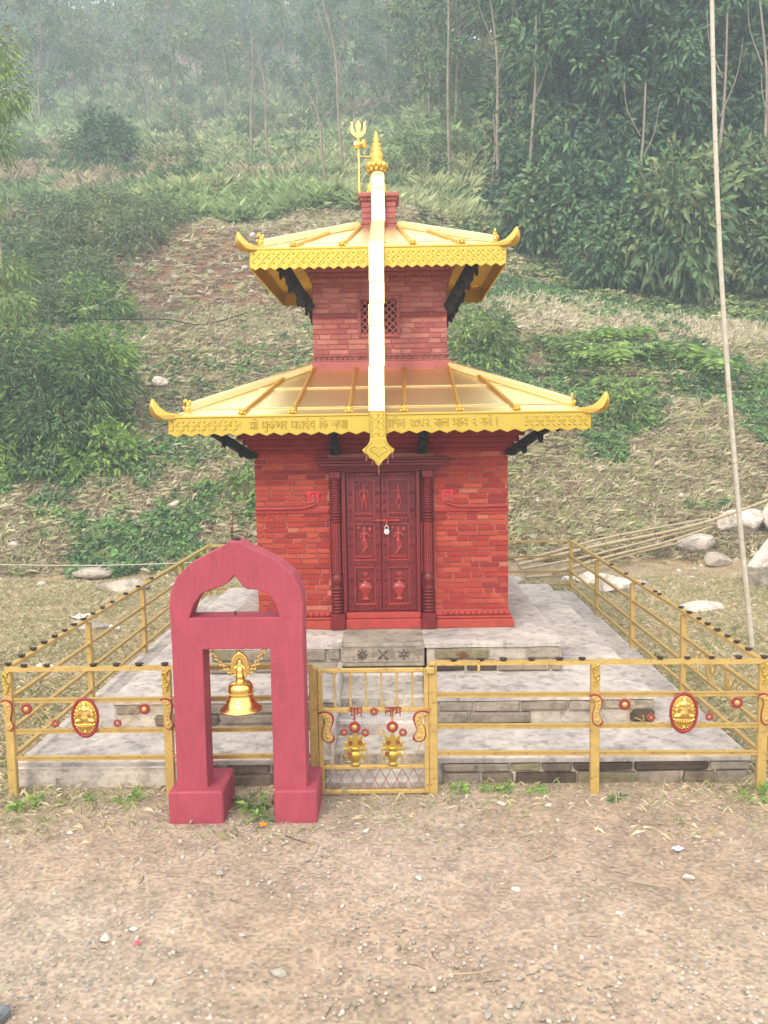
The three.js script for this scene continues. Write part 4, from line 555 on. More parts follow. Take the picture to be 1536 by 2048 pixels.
// ------------------------------------------------------------------ pink bell arch and its bell
{
  const arch = thing('bell_arch', 'pink plastered ogee arch on two square feet, with a bell hanging in it', 'bell arch', [-1.165, 0, -6.08]);
  const side = [[0.462, 0.23], [0.462, 1.28], [0.468, 1.58], [0.455, 1.68], [0.405, 1.79], [0.31, 1.88], [0.19, 1.945], [0.1, 1.985], [0.03, 2.03]];
  const out = [...side.map(([x, y]) => [x + 0.008, y]), ...side.slice().reverse().map(([x, y]) => [-x, y])];
  const upper = [[0.32, 1.485], [0.295, 1.59], [0.24, 1.67], [0.16, 1.7], [0.09, 1.702], [0.06, 1.725], [0.025, 1.775], [0, 1.805], [-0.025, 1.785], [-0.06, 1.745], [-0.11, 1.72], [-0.17, 1.705], [-0.25, 1.67], [-0.31, 1.59], [-0.345, 1.485]].map(([x, y]) => [x + 0.0, y]);
  const lower = [[-0.255, 0.235], [-0.255, 1.268], [0.245, 1.268], [0.245, 0.235]];
  const body = extrude([out[0], ...out.slice(1, -1), out[out.length - 1], [-0.255, 0.23], [-0.255, 1.268], [0.245, 1.268], [0.245, 0.23]], 0.2, 0.008, false, [upper]);
  mesh('arch', [body.translate(0, 0, -0.09)], pink, arch);
  for (const [a, b] of [[-0.52, -0.125], [0.245, 0.555]]) mesh('foot', [cspan(a, b, -0.03, 0.232, -0.27, 0.185, 0.012)], pink, arch);
  mesh('nail', [T(new THREE.CylinderGeometry(0.008, 0.01, 0.04, 6), -0.02, 1.5, 0.03), T(new THREE.CylinderGeometry(0.004, 0.004, 0.12, 6), -0.03, 2.07, 0.02), ball(0.02, 0.01, 2.05, 0.03, 1.4, 0.8, 1)], clay, arch);
  const x0 = -1.16, z0 = -6.03, bell = thing('temple_bell', 'golden brass bell hanging on chains inside the pink arch', 'bell', [x0, -0.075, z0]); bell.scale.setScalar(1.06);
  mesh('bell_body', [lathe([[0.001, 1.045], [0.034, 1.045], [0.03, 1.03], [0.045, 1.02], [0.07, 1.01], [0.082, 0.995], [0.088, 0.97], [0.082, 0.955], [0.088, 0.948], [0.084, 0.935], [0.087, 0.92], [0.095, 0.895], [0.103, 0.88], [0.102, 0.872], [0.118, 0.853], [0.142, 0.835], [0.146, 0.828], [0.14, 0.82], [0.12, 0.818], [0.1, 0.85], [0.075, 0.93], [0.001, 0.97]], 40)], brass, bell);
  const bead = []; for (let k = 0; k < 30; k++) bead.push(ball(0.006, 0.0865 * Math.cos(k * 0.2094), 0.942, 0.0865 * Math.sin(k * 0.2094), 1, 1, 1, 6, 5)); mesh('bead_band', bead, brass, bell);
  mesh('clapper', [T(new THREE.CylinderGeometry(0.006, 0.006, 0.12, 8), 0, 0.86, 0), ball(0.02, 0, 0.795, 0, 1, 1.1, 1)], brass, bell);
  mesh('crown', [extrude([[-0.06, 1.09], [-0.058, 1.14], [-0.04, 1.19], [0, 1.22], [0.04, 1.19], [0.058, 1.14], [0.06, 1.09], [0.03, 1.08], [-0.03, 1.08]], 0.02, 0.005, true, [[[-0.03, 1.11], [-0.028, 1.15], [0, 1.185], [0.028, 1.15], [0.03, 1.11]]]).translate(0, 0, -0.01), blob([[0, 1.165, 0, 0.013, 0, 1.16, 0, 0.014], [0, 1.14, 0, 0.016, 0, 1.1, 0, 0.02], [-0.018, 1.135, 0, 0.008, -0.035, 1.115, 0.01, 0.007], [0.018, 1.135, 0, 0.008, 0.035, 1.115, 0.01, 0.007], [0, 1.1, 0, 0.022, 0, 1.06, 0, 0.03]], 0.004, 30, 0.008).translate(0, 0, 0.012), T(new THREE.TorusGeometry(0.016, 0.005, 6, 14), 0, 1.245, 0, 0, 0.5, 0)], brass, bell);
  for (const s of [-1, 1]) { const g = [], a = V(s * 0.195 - 0.015, 1.262, 0), b = V(s * 0.03, 1.06, 0), n = 13; for (let k = 0; k < n; k++) { const t = (k + 0.5) / n, p = a.clone().lerp(b, t); p.y -= 0.03 * Math.sin(Math.PI * t); g.push(T(new THREE.TorusGeometry(0.011, 0.0032, 5, 10).scale(1, 1.45, 1).rotateY(k % 2 ? 0.3 : 1.6).rotateZ(s * 0.75), p.x, p.y, p.z)); } mesh('chain', g, brass, bell); }
mesh('rod', [taper([[-0.03, 2.0, 0], [-0.025, 2.3, 0], [-0.04, 2.62, 0]], 0.0045, 0.003, 6)], std({ name: 'rusty iron', color: lin(0.14, 0.07, 0.045), roughness: 0.9 }), arch);
}

// ------------------------------------------------------------------ gold painted railings, gate, clay oil lamps
const ZR = -6.37, XL = -3.04, XR = 2.755;
const RY = [1.02, 0.772, 0.527, 0.31]; // rail heights
const ordinal = ['first', 'second', 'third', 'fourth', 'fifth', 'sixth', 'seventh', 'eighth', 'ninth', 'tenth', 'eleventh', 'twelfth', 'thirteenth', 'fourteenth', 'fifteenth', 'sixteenth', 'seventeenth', 'eighteenth', 'nineteenth', 'twentieth', 'twenty-first', 'twenty-second', 'twenty-third', 'twenty-fourth'];
const angle = (a, b, top) => top ? [bar(a, b, 0.048, 0.03)] : [bar(V(a.x, a.y + 0.012, a.z), V(b.x, b.y + 0.012, b.z), 0.034, 0.006), bar(V(a.x, a.y - 0.006, a.z), V(b.x, b.y - 0.006, b.z), 0.008, 0.03)];
function redFlower(parent, x, y, z, r) { // red ruffled ring round a gold boss
  const g = []; for (let k = 0; k < 12; k++) g.push(ball(r * 0.3, x + r * 0.72 * Math.cos(k * 0.5236), y + r * 0.72 * Math.sin(k * 0.5236), z, 1, 1, 0.6, 8, 6)); g.push(T(new THREE.CylinderGeometry(r * 0.8, r * 0.8, 0.01, 20), x, y, z - 0.004, Math.PI / 2));
  const f = mesh('flower', g, brightRed, parent); mesh('boss', [ball(r * 0.5, x, y, z + 0.004, 1, 1, 0.7, 14, 10)], goldPaint, f); return f;
}
function daisy(parent, x, y, z, r) { const g = []; for (let k = 0; k < 8; k++) g.push(ball(r * 0.33, x + r * 0.66 * Math.cos(k * 0.7854), y + r * 0.66 * Math.sin(k * 0.7854), z, 1, 1, 0.5, 8, 6)); const f = mesh('flower', g, brightRed, parent), d = [ball(r * 0.3, x, y, z + 0.004, 1, 1, 0.8, 8, 6)]; for (let k = 0; k < 8; k++) d.push(ball(r * 0.09, x + r * 0.62 * Math.cos(k * 0.7854), y + r * 0.62 * Math.sin(k * 0.7854), z + r * 0.17, 1, 1, 1, 6, 5)); mesh('boss', d, goldPaint, f); return f; }
function paisley(parent, x, y, z, s) { // an S-curved leaf with a red outline and embossed beads
  const pts = [[-0.045, 0.105], [-0.01, 0.118], [0.028, 0.1], [0.04, 0.06], [0.03, 0.01], [0.02, -0.03], [0.036, -0.062], [0.042, -0.09], [0.022, -0.112], [-0.006, -0.104], [-0.022, -0.07], [-0.02, -0.02], [-0.006, 0.03], [-0.006, 0.07], [-0.02, 0.092]].map(([a, b]) => [a * s, b]);
  const big = pts.map(([a, b]) => [a * 1.22, b * 1.07]), q = mesh('paisley', [extrude(big, 0.006, 0.002, true).translate(x, y, z)], brightRed, parent), g = [extrude(pts.map(([a, b]) => [a * 0.92, b * 0.96]), 0.01, 0.003, true).translate(x, y, z + 0.004)];
  for (const [a, b, r] of [[0.01, 0.085, 0.014], [0.022, 0.055, 0.012], [0.014, 0.025, 0.011], [0.004, -0.005, 0.01], [0, -0.035, 0.01], [0.01, -0.07, 0.016], [0.026, -0.09, 0.01]]) g.push(ball(r, x + a * s, y + b, z + 0.016, 1, 1, 0.6, 8, 6));
  mesh('beaded_face', g, goldPaint, q); return q;
}
function medallion(parent, x, y, z) { // oval plate: seated figure over a lotus
  const rim = new THREE.TorusGeometry(0.1, 0.01, 8, 36).scale(1, 1.48, 1).translate(x, y, z + 0.008), m = mesh('medallion', [rim], brightRed, parent);
  mesh('oval_plate', [new THREE.SphereGeometry(0.098, 28, 12, 0, 2 * Math.PI, 0, Math.PI / 2).rotateX(Math.PI / 2).scale(1, 1.48, 0.2).translate(x, y, z)], goldRelief, m);
  const f = [blob([[0, 0.075, 0, 0.026, 0, 0.068, 0, 0.028], [-0.034, 0.07, 0, 0.014, -0.042, 0.055, 0, 0.012], [0.034, 0.07, 0, 0.014, 0.042, 0.055, 0, 0.012], [0, 0.06, 0.008, 0.012, 0.012, 0.02, 0.012, 0.008], [0, 0.11, 0, 0.016, 0, 0.12, 0, 0.008], [0, 0.03, 0, 0.03, 0, 0.0, 0, 0.036], [-0.03, 0.04, 0, 0.014, -0.06, 0.02, 0, 0.012], [-0.06, 0.02, 0, 0.012, -0.06, 0.055, 0, 0.01], [0.03, 0.04, 0, 0.014, 0.06, 0.02, 0, 0.012], [0.06, 0.02, 0, 0.012, 0.06, 0.055, 0, 0.01], [-0.02, -0.02, 0, 0.022, -0.062, -0.025, 0, 0.018], [0.02, -0.02, 0, 0.022, 0.062, -0.025, 0, 0.018]], 0.005, 40, 0.01).scale(1, 1, 0.7).translate(x, y, z + 0.02)];
  for (let k = -3; k <= 3; k++) f.push(ball(0.5, 0, 0, 0, 1, 1, 1, 8, 6).scale(0.02, 0.05, 0.02).rotateZ(-k * 0.3).translate(x + k * 0.021, y - 0.072 + 0.005 * Math.abs(k), z + 0.017)); f.push(ball(0.5, 0, 0, 0, 1, 1, 1, 10, 6).scale(0.13, 0.014, 0.02).translate(x, y - 0.05, z + 0.02), ball(0.014, x, y - 0.11, z + 0.014));
  for (let k = 0; k < 26; k++) f.push(ball(0.0065, x + 0.084 * Math.cos(k * 0.2417), y + 0.124 * Math.sin(k * 0.2417), z + 0.01, 1, 1, 0.7, 6, 5));
  mesh('relief', f, brass, m); return m;
}
const wires = (parent, list, r = 0.0042) => mesh('scroll', list.map((p) => tube(p, r, 22, 5)), goldPaint, parent);
function postTop(parent, x, y, z) { const g = []; for (let k = 0; k < 3; k++) g.push(T(new THREE.TorusGeometry(0.018, 0.006, 6, 14, 4.4), x + (k % 2 ? 0.008 : -0.008), y - k * 0.055, z, 0, 0, k * 2.1), ball(0.009, x, y - k * 0.055, z + 0.002), ball(0.5, 0, 0, 0, 1, 1, 1, 8, 6).scale(0.016, 0.036, 0.012).rotateZ(k % 2 ? 0.6 : -0.6).translate(x + (k % 2 ? -0.014 : 0.014), y - k * 0.055 + 0.026, z)); mesh('floral_relief', g, goldRelief, parent); }
const post = (parent, x, z, y0 = -0.05, y1 = 1.006) => mesh('post', [cbox(0.068, y1 - y0, 0.05, x, (y0 + y1) / 2, z, 0.005)], goldPaint, parent);
const railsOn = (parent, a, b, ys = RY) => ys.forEach((y, i) => mesh('rail', angle(V(a[0], y, a[1]), V(b[0], y, b[1]), i === 0), goldPaint, parent));
const fl = thing('front_left_railing', 'gold painted railing with an oval medallion, left of the pink arch', 'railing');
railsOn(fl, [XL, ZR], [-0.665, ZR]); for (const x of [XL + 0.01, -1.795]) { post(fl, x, ZR - 0.005); postTop(fl, x, 0.97, ZR + 0.028); paisley(fl, x, 0.66, ZR + 0.026, x < -2 ? 0.92 : 0.98); }
post(fl, -0.665, ZR - 0.006); medallion(fl, -2.43, 0.64, ZR + 0.02); for (const [x, y] of [[-2.885, 0.71], [-1.97, 0.7]]) redFlower(fl, x, y, ZR + 0.02, 0.044); for (const [x, y] of [[-2.667, 0.592], [-2.183, 0.59]]) daisy(fl, x, y, ZR + 0.02, 0.034);
for (const [c, s] of [[-2.43, -1], [-2.43, 1]]) wires(fl, [[[c + s * 0.13, 0.6, ZR], [c + s * 0.11, 0.57, ZR], [c + s * 0.13, 0.55, ZR], [c + s * 0.2, 0.55, ZR], [c + s * 0.28, 0.62, ZR], [c + s * 0.36, 0.74, ZR], [c + s * 0.31, 0.75, ZR]], [[c + s * 0.17, 0.55, ZR], [c + s * 0.26, 0.545, ZR], [c + s * 0.34, 0.6, ZR], [c + s * 0.42, 0.7, ZR], [c + s * 0.5, 0.745, ZR], [c + s * 0.54, 0.7, ZR], [c + s * 0.49, 0.68, ZR]]]);
const frr = thing('front_right_railing', 'gold painted railing with an oval medallion, right of the gate', 'railing');
railsOn(frr, [0.262, ZR], [XR, ZR + 0.05], [1.032, 0.782, 0.535, 0.32]); for (const [x, s] of [[1.487, 0.98], [XR - 0.004, 0.92]]) { post(frr, x, ZR - 0.005 + (x > 2 ? 0.045 : 0.025), -0.05, 1.018); postTop(frr, x, 0.985, ZR + 0.052 + (x > 2 ? 0.02 : 0)); paisley(frr, x, 0.665, ZR + 0.055 + (x > 2 ? 0.02 : 0), s); }
post(frr, 0.25, ZR - 0.005, -0.05, 1.02); medallion(frr, 2.146, 0.645, ZR + 0.065); for (const [x, y] of [[1.703, 0.71], [2.55, 0.715]]) redFlower(frr, x, y, ZR + 0.06, 0.046); for (const [x, y] of [[1.903, 0.607], [2.345, 0.607]]) daisy(frr, x, y, ZR + 0.06, 0.035);
for (const s of [-1, 1]) { const c = 2.146, z = ZR + 0.04; wires(frr, [[[c + s * 0.36, 0.6, z], [c + s * 0.3, 0.57, z], [c + s * 0.36, 0.55, z], [c + s * 0.42, 0.6, z], [c + s * 0.36, 0.7, z], [c + s * 0.44, 0.75, z], [c + s * 0.56, 0.76, z], [c + s * 0.59, 0.71, z], [c + s * 0.54, 0.69, z]], [[c + s * 0.13, 0.57, z], [c + s * 0.2, 0.55, z], [c + s * 0.28, 0.56, z], [c + s * 0.3, 0.62, z]]]); }
mesh('hook', [cbox(0.02, 0.05, 0.012, 0.6, 1.0, ZR + 0.05, 0.003), cbox(0.02, 0.012, 0.05, 0.6, 1.052, ZR + 0.026, 0.003)], goldPaint, frr);
for (const [name, x, side] of [['side_left_railing', XL, 'left'], ['side_right_railing', XR, 'right']]) {
  const o = thing(name, `gold painted side railing running back along the ${side} edge of the platform`, 'railing'), zs = [-8.14, -9.92, -11.7, -13.46];
  zs.forEach((z) => mesh('post', [cbox(0.05, 1.02, 0.062, x, 0.47, z, 0.005)], goldPaint, o)); RY.forEach((y, i) => mesh('rail', angle(V(x, y, ZR - 0.04), V(x, y, -13.49), i === 0), goldPaint, o));
  if (side === 'right') { const g = []; for (let k = 0; k < 3; k++) { const z = -6.9 - k * 0.4; g.push(tube([[x, 0.55, z], [x, 0.6, z - 0.05], [x, 0.7, z], [x, 0.75, z + 0.08], [x, 0.7, z + 0.1], [x, 0.66, z + 0.06]], 0.006, 18, 5), tube([[x, 0.55, z - 0.1], [x, 0.62, z - 0.16], [x, 0.72, z - 0.12], [x, 0.7, z - 0.06]], 0.006, 14, 5), ball(0.03, x + 0.006, 0.64, z - 0.08, 0.6, 1.4, 1)); } mesh('scroll', g, goldPaint, o); for (const z of [-7.05, -7.5]) mesh('leaf_ornament', [ball(0.06, x, 0.66, z, 0.2, 1.7, 0.8), ball(0.035, x, 0.77, z - 0.05, 0.25, 1.2, 0.8), ball(0.035, x, 0.57, z + 0.05, 0.25, 1.2, 0.8)], goldPaint, o); }
}
const bk = thing('back_railing', 'gold painted railing along the rear of the platform behind the shrine', 'railing');
for (const y of RY) mesh('rail', angle(V(XL + 0.02, y, -13.5), V(XR - 0.02, y, -13.5), y === RY[0]), goldPaint, bk); for (const x of [-1.6, -0.15, 1.3]) post(bk, x, -13.5);

{ // gate
  const gt = thing('gate', 'small gold gate with red flowers, vases and Devanagari lettering before the stair', 'gate'), z = ZR + 0.015, a = -0.612, b = 0.2;
  for (const x of [a, b]) mesh('stile', [cbox(0.036, 0.98, 0.034, x, 0.505, z, 0.004)], goldPaint, gt);
  for (const [y, h] of [[0.985, 0.032], [0.675, 0.034], [0.222, 0.03], [0.025, 0.03]]) mesh('rail', [cbox(b - a - 0.036, h, 0.03, (a + b) / 2, y, z, 0.004)], goldPaint, gt);
  for (let k = 0; k < 6; k++) { const x = a + 0.112 + k * 0.119, s = [[0.006, 0.69], [0.011, 0.7], [0.011, 0.73], [0.007, 0.745]]; for (let y = 0.75; y < 0.92; y += 0.012) s.push([0.0062, y], [0.0082, y + 0.006]); s.push([0.007, 0.925], [0.011, 0.94], [0.008, 0.97]); mesh('baluster', [lathe(s, 10).translate(x, 0, z)], goldPaint, gt); }
  const zig = [], N = 9, w = (b - a - 0.036) / N; for (let k = 0; k < N; k++) { const x = a + 0.018 + k * w; zig.push(new THREE.TubeGeometry(new THREE.LineCurve3(V(x, 0.04, z + 0.005), V(x + w, 0.207, z + 0.005)), 1, 0.0042, 5), new THREE.TubeGeometry(new THREE.LineCurve3(V(x, 0.207, z - 0.003), V(x + w, 0.04, z - 0.003)), 1, 0.0042, 5)); }
  mesh('lattice', zig, std({ name: 'thin iron rod', color: lin(0.35, 0.2, 0.14), metalness: 0.4, roughness: 0.6 }), gt);
  const txt = []; write(txt, 'sha u bha', -0.392, 0.628, 0.07, z + 0.026, 0.0042); mesh('lettering', txt, brightRed, gt); const tx2 = []; write(tx2, 'la aa bha', -0.118, 0.628, 0.07, z + 0.026, 0.0042); mesh('lettering', tx2, brightRed, gt);
  daisy(gt, -0.201, 0.668, z + 0.026, 0.034);
  for (const [x, two] of [[-0.352, true], [-0.062, false]]) {
    redFlower(gt, x, 0.545, z + 0.02, 0.046); daisy(gt, x + 0.08, 0.497, z + 0.014, 0.034); if (two) daisy(gt, x - 0.082, 0.503, z + 0.014, 0.033); else mesh('ring', [T(new THREE.TorusGeometry(0.024, 0.006, 8, 20), x - 0.09, 0.497, z)], goldPaint, gt);
    mesh('stem', [cbox(0.018, 0.13, 0.012, x, 0.62, z, 0.003), cbox(0.022, 0.03, 0.012, x, 0.487, z, 0.003)], goldPaint, gt);
    const vs = mesh('vase', [lathe([[0.001, 0.236], [0.036, 0.236], [0.036, 0.25], [0.024, 0.26], [0.03, 0.275], [0.045, 0.3], [0.046, 0.325], [0.035, 0.345], [0.026, 0.352], [0.04, 0.37], [0.042, 0.385], [0.001, 0.386]], 22).scale(1, 1, 0.6).translate(x, 0, z + 0.006)], goldRelief, gt), lf = [];
    const leafs = [[0, 0.46, 0.085, 0], [-0.035, 0.44, 0.08, 0.6], [0.035, 0.44, 0.08, -0.6], [-0.05, 0.4, 0.075, 1.1], [0.05, 0.4, 0.075, -1.1], [-0.055, 0.365, 0.07, 1.5], [0.055, 0.365, 0.07, -1.5], [-0.02, 0.42, 0.08, 0.3], [0.02, 0.42, 0.08, -0.3], [-0.05, 0.325, 0.06, 2.0], [0.05, 0.325, 0.06, -2.0], [0, 0.4, 0.07, 0.2]];
    for (const [dx, y, l, an] of leafs) lf.push(extrude([[0, -l * 0.5], [l * 0.2, -l * 0.1], [l * 0.13, l * 0.25], [0, l * 0.55], [-l * 0.13, l * 0.25], [-l * 0.2, -l * 0.1]], 0.006, 0.003, true).rotateZ(an).translate(x + dx, y, z + 0.008 + 0.004 * Math.cos(an * 3)));
    for (const s of [-1, 1]) lf.push(T(new THREE.TorusGeometry(0.022, 0.006, 6, 14, 4), x + s * 0.05, 0.285, z, 0, 0, s > 0 ? -2.2 : 1.4)); mesh('leaves', lf, goldRelief, vs);
    const dt = []; for (const [dx, y] of [[-0.034, 0.42], [0.04, 0.422], [-0.045, 0.335]]) dt.push(T(new THREE.TorusGeometry(0.012, 0.005, 6, 14), x + dx, y, z + 0.026)); mesh('red_ring', dt, brightRed, vs);
    wires(gt, [-1, 1].map((s) => [[x + s * 0.07, 0.39, z], [x + s * 0.09, 0.34, z], [x + s * 0.113, 0.28, z], [x + s * 0.1, 0.245, z], [x + s * 0.07, 0.24, z]]));
  }
  paisley(gt, a + 0.042, 0.545, z + 0.02, 1.25); paisley(gt, b - 0.042, 0.545, z + 0.02, -1.25);
  for (const [x, s] of [[a, 1], [b, -1]]) wires(gt, [[[x + s * 0.03, 0.43, z], [x + s * 0.075, 0.34, z], [x + s * 0.095, 0.28, z], [x + s * 0.07, 0.24, z], [x + s * 0.04, 0.245, z], [x + s * 0.025, 0.27, z], [x + s * 0.045, 0.28, z]]]);
  mesh('hinge', [T(new THREE.CylinderGeometry(0.014, 0.014, 0.06, 10), a - 0.03, 0.3, z), T(new THREE.CylinderGeometry(0.014, 0.014, 0.06, 10), a - 0.03, 0.8, z)], goldPaint, gt);
  mesh('latch', [cbox(0.07, 0.05, 0.04, b + 0.03, 0.985, z + 0.02, 0.006), cbox(0.05, 0.03, 0.05, b + 0.045, 1.035, z + 0.01, 0.006)], goldPaint, gt);
}
{ // clay oil lamps along the top rails
  const lampGeo = merge([lathe([[0.001, 0], [0.018, 0], [0.026, 0.008], [0.032, 0.022], [0.029, 0.023], [0.022, 0.011], [0.001, 0.008]], 14), lathe([[0.001, 0], [0.004, 0.001], [0.004, 0.012]], 6).translate(0.024, 0.012, 0), ball(0.008, 0.032, 0.019, 0, 1.2, 0.6, 1, 8, 6)]);
  const put = (x, y, z, label, group) => { const m = new THREE.Mesh(lampGeo, clay); m.name = numbered('oil_lamp'); m.castShadow = m.receiveShadow = true; m.position.set(x, y, z); m.rotation.set(rr(-0.06, 0.06), R0() * 6.3, rr(-0.06, 0.06)); m.scale.setScalar(rr(0.78, 0.98)); scene.add(m); tag(m, label, 'oil lamp', group); };
  [-2.895, -2.717, -2.357, -2.179, -2.005, -1.804].forEach((x, i) => put(x, 1.035, ZR, `${ordinal[i]} dark clay oil lamp from the left corner on the front left rail`, 'oil lamps on the front left rail'));
  [0.412, 0.618, 0.79, 1.004, 1.217, 1.388, 1.977, 2.181, 2.363, 2.567, 2.76].forEach((x, i) => put(x, 1.047, ZR + 0.02 * (x / 2.7) + 0.012, `${ordinal[i]} dark clay oil lamp from the gate on the front right rail`, 'oil lamps on the front right rail'));
  const rowL = [6.42, 6.66, 6.88, 7.1, 7.32, 7.55, 7.78, 8.02, 8.27, 8.55, 8.85, 9.3, 9.75, 10.3], rowR = [6.62, 6.85, 7.05, 7.27, 7.5, 7.72, 7.98, 8.22, 8.9, 9.05, 9.5, 10.2, 10.9];
  rowL.forEach((d, i) => put(XL, 1.035, -d, `${ordinal[i]} dark clay oil lamp from the front on the left side rail`, 'oil lamps on the left side rail'));
  rowR.forEach((d, i) => put(XR, 1.035, -d, `${ordinal[i]} dark clay oil lamp from the front on the right side rail`, 'oil lamps on the right side rail'));
}

// ------------------------------------------------------------------ plants
class Leafage { // many single folded leaves, each two faces, collected into one geometry
  constructor(seed) { this.P = []; this.C = []; this.R = rngOf(seed); this.a = V(); this.b = V(); this.n = V(); }
  leaf(p, dir, len, wid, col, curl = 0.25) {
    const R = this.R, s = this.a.set(R() - 0.5, R() * 0.5 - 0.25, R() - 0.5).cross(dir); if (s.lengthSq() < 1e-5) s.set(1, 0, 0); s.normalize().multiplyScalar(wid / 2);
    const up = this.n.crossVectors(s, dir).normalize().multiplyScalar(wid * 0.22), tip = this.b.copy(p).addScaledVector(dir, len); tip.y -= len * curl * (0.5 + R());
    const mx = p.x + (tip.x - p.x) * 0.45, my = p.y + (tip.y - p.y) * 0.45 + len * curl * 0.25, mz = p.z + (tip.z - p.z) * 0.45;
    this.P.push(p.x, p.y, p.z, mx + s.x + up.x, my + s.y + up.y, mz + s.z + up.z, tip.x, tip.y, tip.z, p.x, p.y, p.z, tip.x, tip.y, tip.z, mx - s.x + up.x, my - s.y + up.y, mz - s.z + up.z);
    const k = 0.78 + 0.44 * R(); for (let i = 0; i < 6; i++) this.C.push(col[0] * k, col[1] * k, col[2] * k * (0.9 + 0.2 * R()));
  }
  crown({ c = [0, 0, 0], r = [1, 1, 1], clusters = 100, per = 10, len = 0.15, wid = 0.06, cols, droop = 0.3, spread = 0.35, inner = 0.45, curl = 0.25 }) {
    const R = this.R, q = V(), d = V(), o = V(), e = V();
    for (let i = 0; i < clusters; i++) {
      do o.set(R() * 2 - 1, R() * 2 - 1, R() * 2 - 1); while (o.lengthSq() > 1 || o.lengthSq() < 0.02);
      const rad = lerp(inner, 1, R() ** 0.6) * (0.78 + 0.4 * vnoise(o.x * 2.2 + 9, o.y * 2.2 + o.z * 2.6 + 5, 7)); o.normalize(); q.set(c[0] + o.x * r[0] * rad, c[1] + o.y * r[1] * rad, c[2] + o.z * r[2] * rad);
      const col = cols[(R() * cols.length) | 0], sp = spread * (0.7 + 0.6 * R());
      for (let k = 0; k < per; k++) { d.set(R() * 2 - 1, R() * 1.6 - 0.8, R() * 2 - 1).normalize(); e.copy(q).addScaledVector(d, sp * R()); d.addScaledVector(o, 0.7).add(V(0, 0.25 - droop * (0.6 + R()), 0)).normalize(); this.leaf(e, d, len * (0.7 + 0.6 * R()), wid * (0.8 + 0.4 * R()), col, curl); }
    }
    return this;
  }
  geo() { const g = new THREE.BufferGeometry(); g.setAttribute('position', new THREE.Float32BufferAttribute(this.P, 3)); g.setAttribute('color', new THREE.Float32BufferAttribute(this.C, 3)); g.computeVertexNormals(); return g; }
}
const GREEN = { dark: [[0.045, 0.1, 0.05], [0.06, 0.125, 0.055], [0.035, 0.08, 0.048]], mid: [[0.085, 0.17, 0.06], [0.11, 0.2, 0.07], [0.07, 0.145, 0.06]], olive: [[0.16, 0.21, 0.075], [0.13, 0.18, 0.07], [0.2, 0.24, 0.09]], bright: [[0.22, 0.36, 0.065], [0.3, 0.44, 0.08], [0.17, 0.29, 0.06]] };
const plantAt = (x, z, sink = 0.1) => [x, land(x, z) - sink, z];
function plant(name, label, category, pos, crownGeo, trunks, o = {}) {
  const t = thing(name, label, category, pos, o.group); if (trunks) mesh('trunk', trunks, o.bark ?? bark, t);
  const c = mesh(o.part ?? 'crown', crownGeo, o.mat ?? leaves, t); if (o.turn) t.rotation.y = o.turn; if (o.scale) t.scale.set(...[].concat(o.scale, o.scale, o.scale).slice(0, 3)); return t;
}
// forest trees: a few kinds, each grown once
function treeKind(seed, h, base, r, cols, o = {}) {
  const R = rngOf(seed), L = new Leafage(seed), tr = [], lean = o.lean ?? 0.5, top = V((R() - 0.5) * lean * 2, h * 0.96, (R() - 0.5) * lean), mid = V((R() - 0.5) * lean, h * 0.5, (R() - 0.5) * lean);
  tr.push(taper([[0, -0.5, 0], [mid.x * 0.4, h * 0.25, 0], mid, top], o.rt ?? 0.14, 0.025, 7));
  const n = o.limbs ?? 9; for (let i = 0; i < n; i++) {
    const t = lerp(base / h, 0.97, (i + R() * 0.6) / n), p = curve([[0, 0, 0], mid, top]).getPoint(t), a = i * 2.4 + R(), l = r * (1.05 - 0.6 * Math.abs(t - 0.7)) * (0.7 + 0.5 * R()), q = V(p.x + Math.cos(a) * l, p.y + l * (0.25 + 0.5 * R()), p.z + Math.sin(a) * l);
    tr.push(taper([p, p.clone().lerp(q, 0.5).add(V(0, 0.15 * l, 0)), q], 0.045, 0.012, 5));
    L.crown({ c: [q.x, q.y, q.z], r: [r * 0.52, r * 0.42, r * 0.52], clusters: o.clusters ?? 26, per: o.per ?? 9, len: o.len ?? 0.24, wid: o.wid ?? 0.11, cols, spread: 0.32, droop: o.droop ?? 0.35, inner: 0.2 });
  }
  return { trunk: merge(tr), crown: L.geo() };
}
const kinds = {
  dark: treeKind(101, 9, 1.6, 2.5, [...GREEN.dark, ...GREEN.mid], { clusters: 36, rt: 0.17, limbs: 15, len: 0.28, wid: 0.13 }), dense: treeKind(102, 8, 1.0, 2.6, [...GREEN.mid, ...GREEN.dark, GREEN.olive[1]], { clusters: 36, limbs: 15, rt: 0.15, len: 0.3, wid: 0.14 }),
  slender: treeKind(103, 11, 2.2, 1.8, [...GREEN.mid, ...GREEN.olive], { clusters: 22, rt: 0.11, limbs: 14, lean: 0.9, len: 0.32, wid: 0.14 }), sparse: treeKind(104, 10, 3.2, 1.9, [...GREEN.olive, ...GREEN.olive], { clusters: 15, rt: 0.1, limbs: 12, lean: 1.2, len: 0.32, wid: 0.14 }),
  low: treeKind(105, 4.5, 0.7, 1.5, [...GREEN.mid, ...GREEN.olive], { clusters: 22, rt: 0.06, limbs: 9, len: 0.22, wid: 0.1 }), tall: treeKind(106, 13, 2.6, 2.7, [...GREEN.dark, ...GREEN.mid], { clusters: 34, rt: 0.2, limbs: 17, len: 0.32, wid: 0.15 }),
};
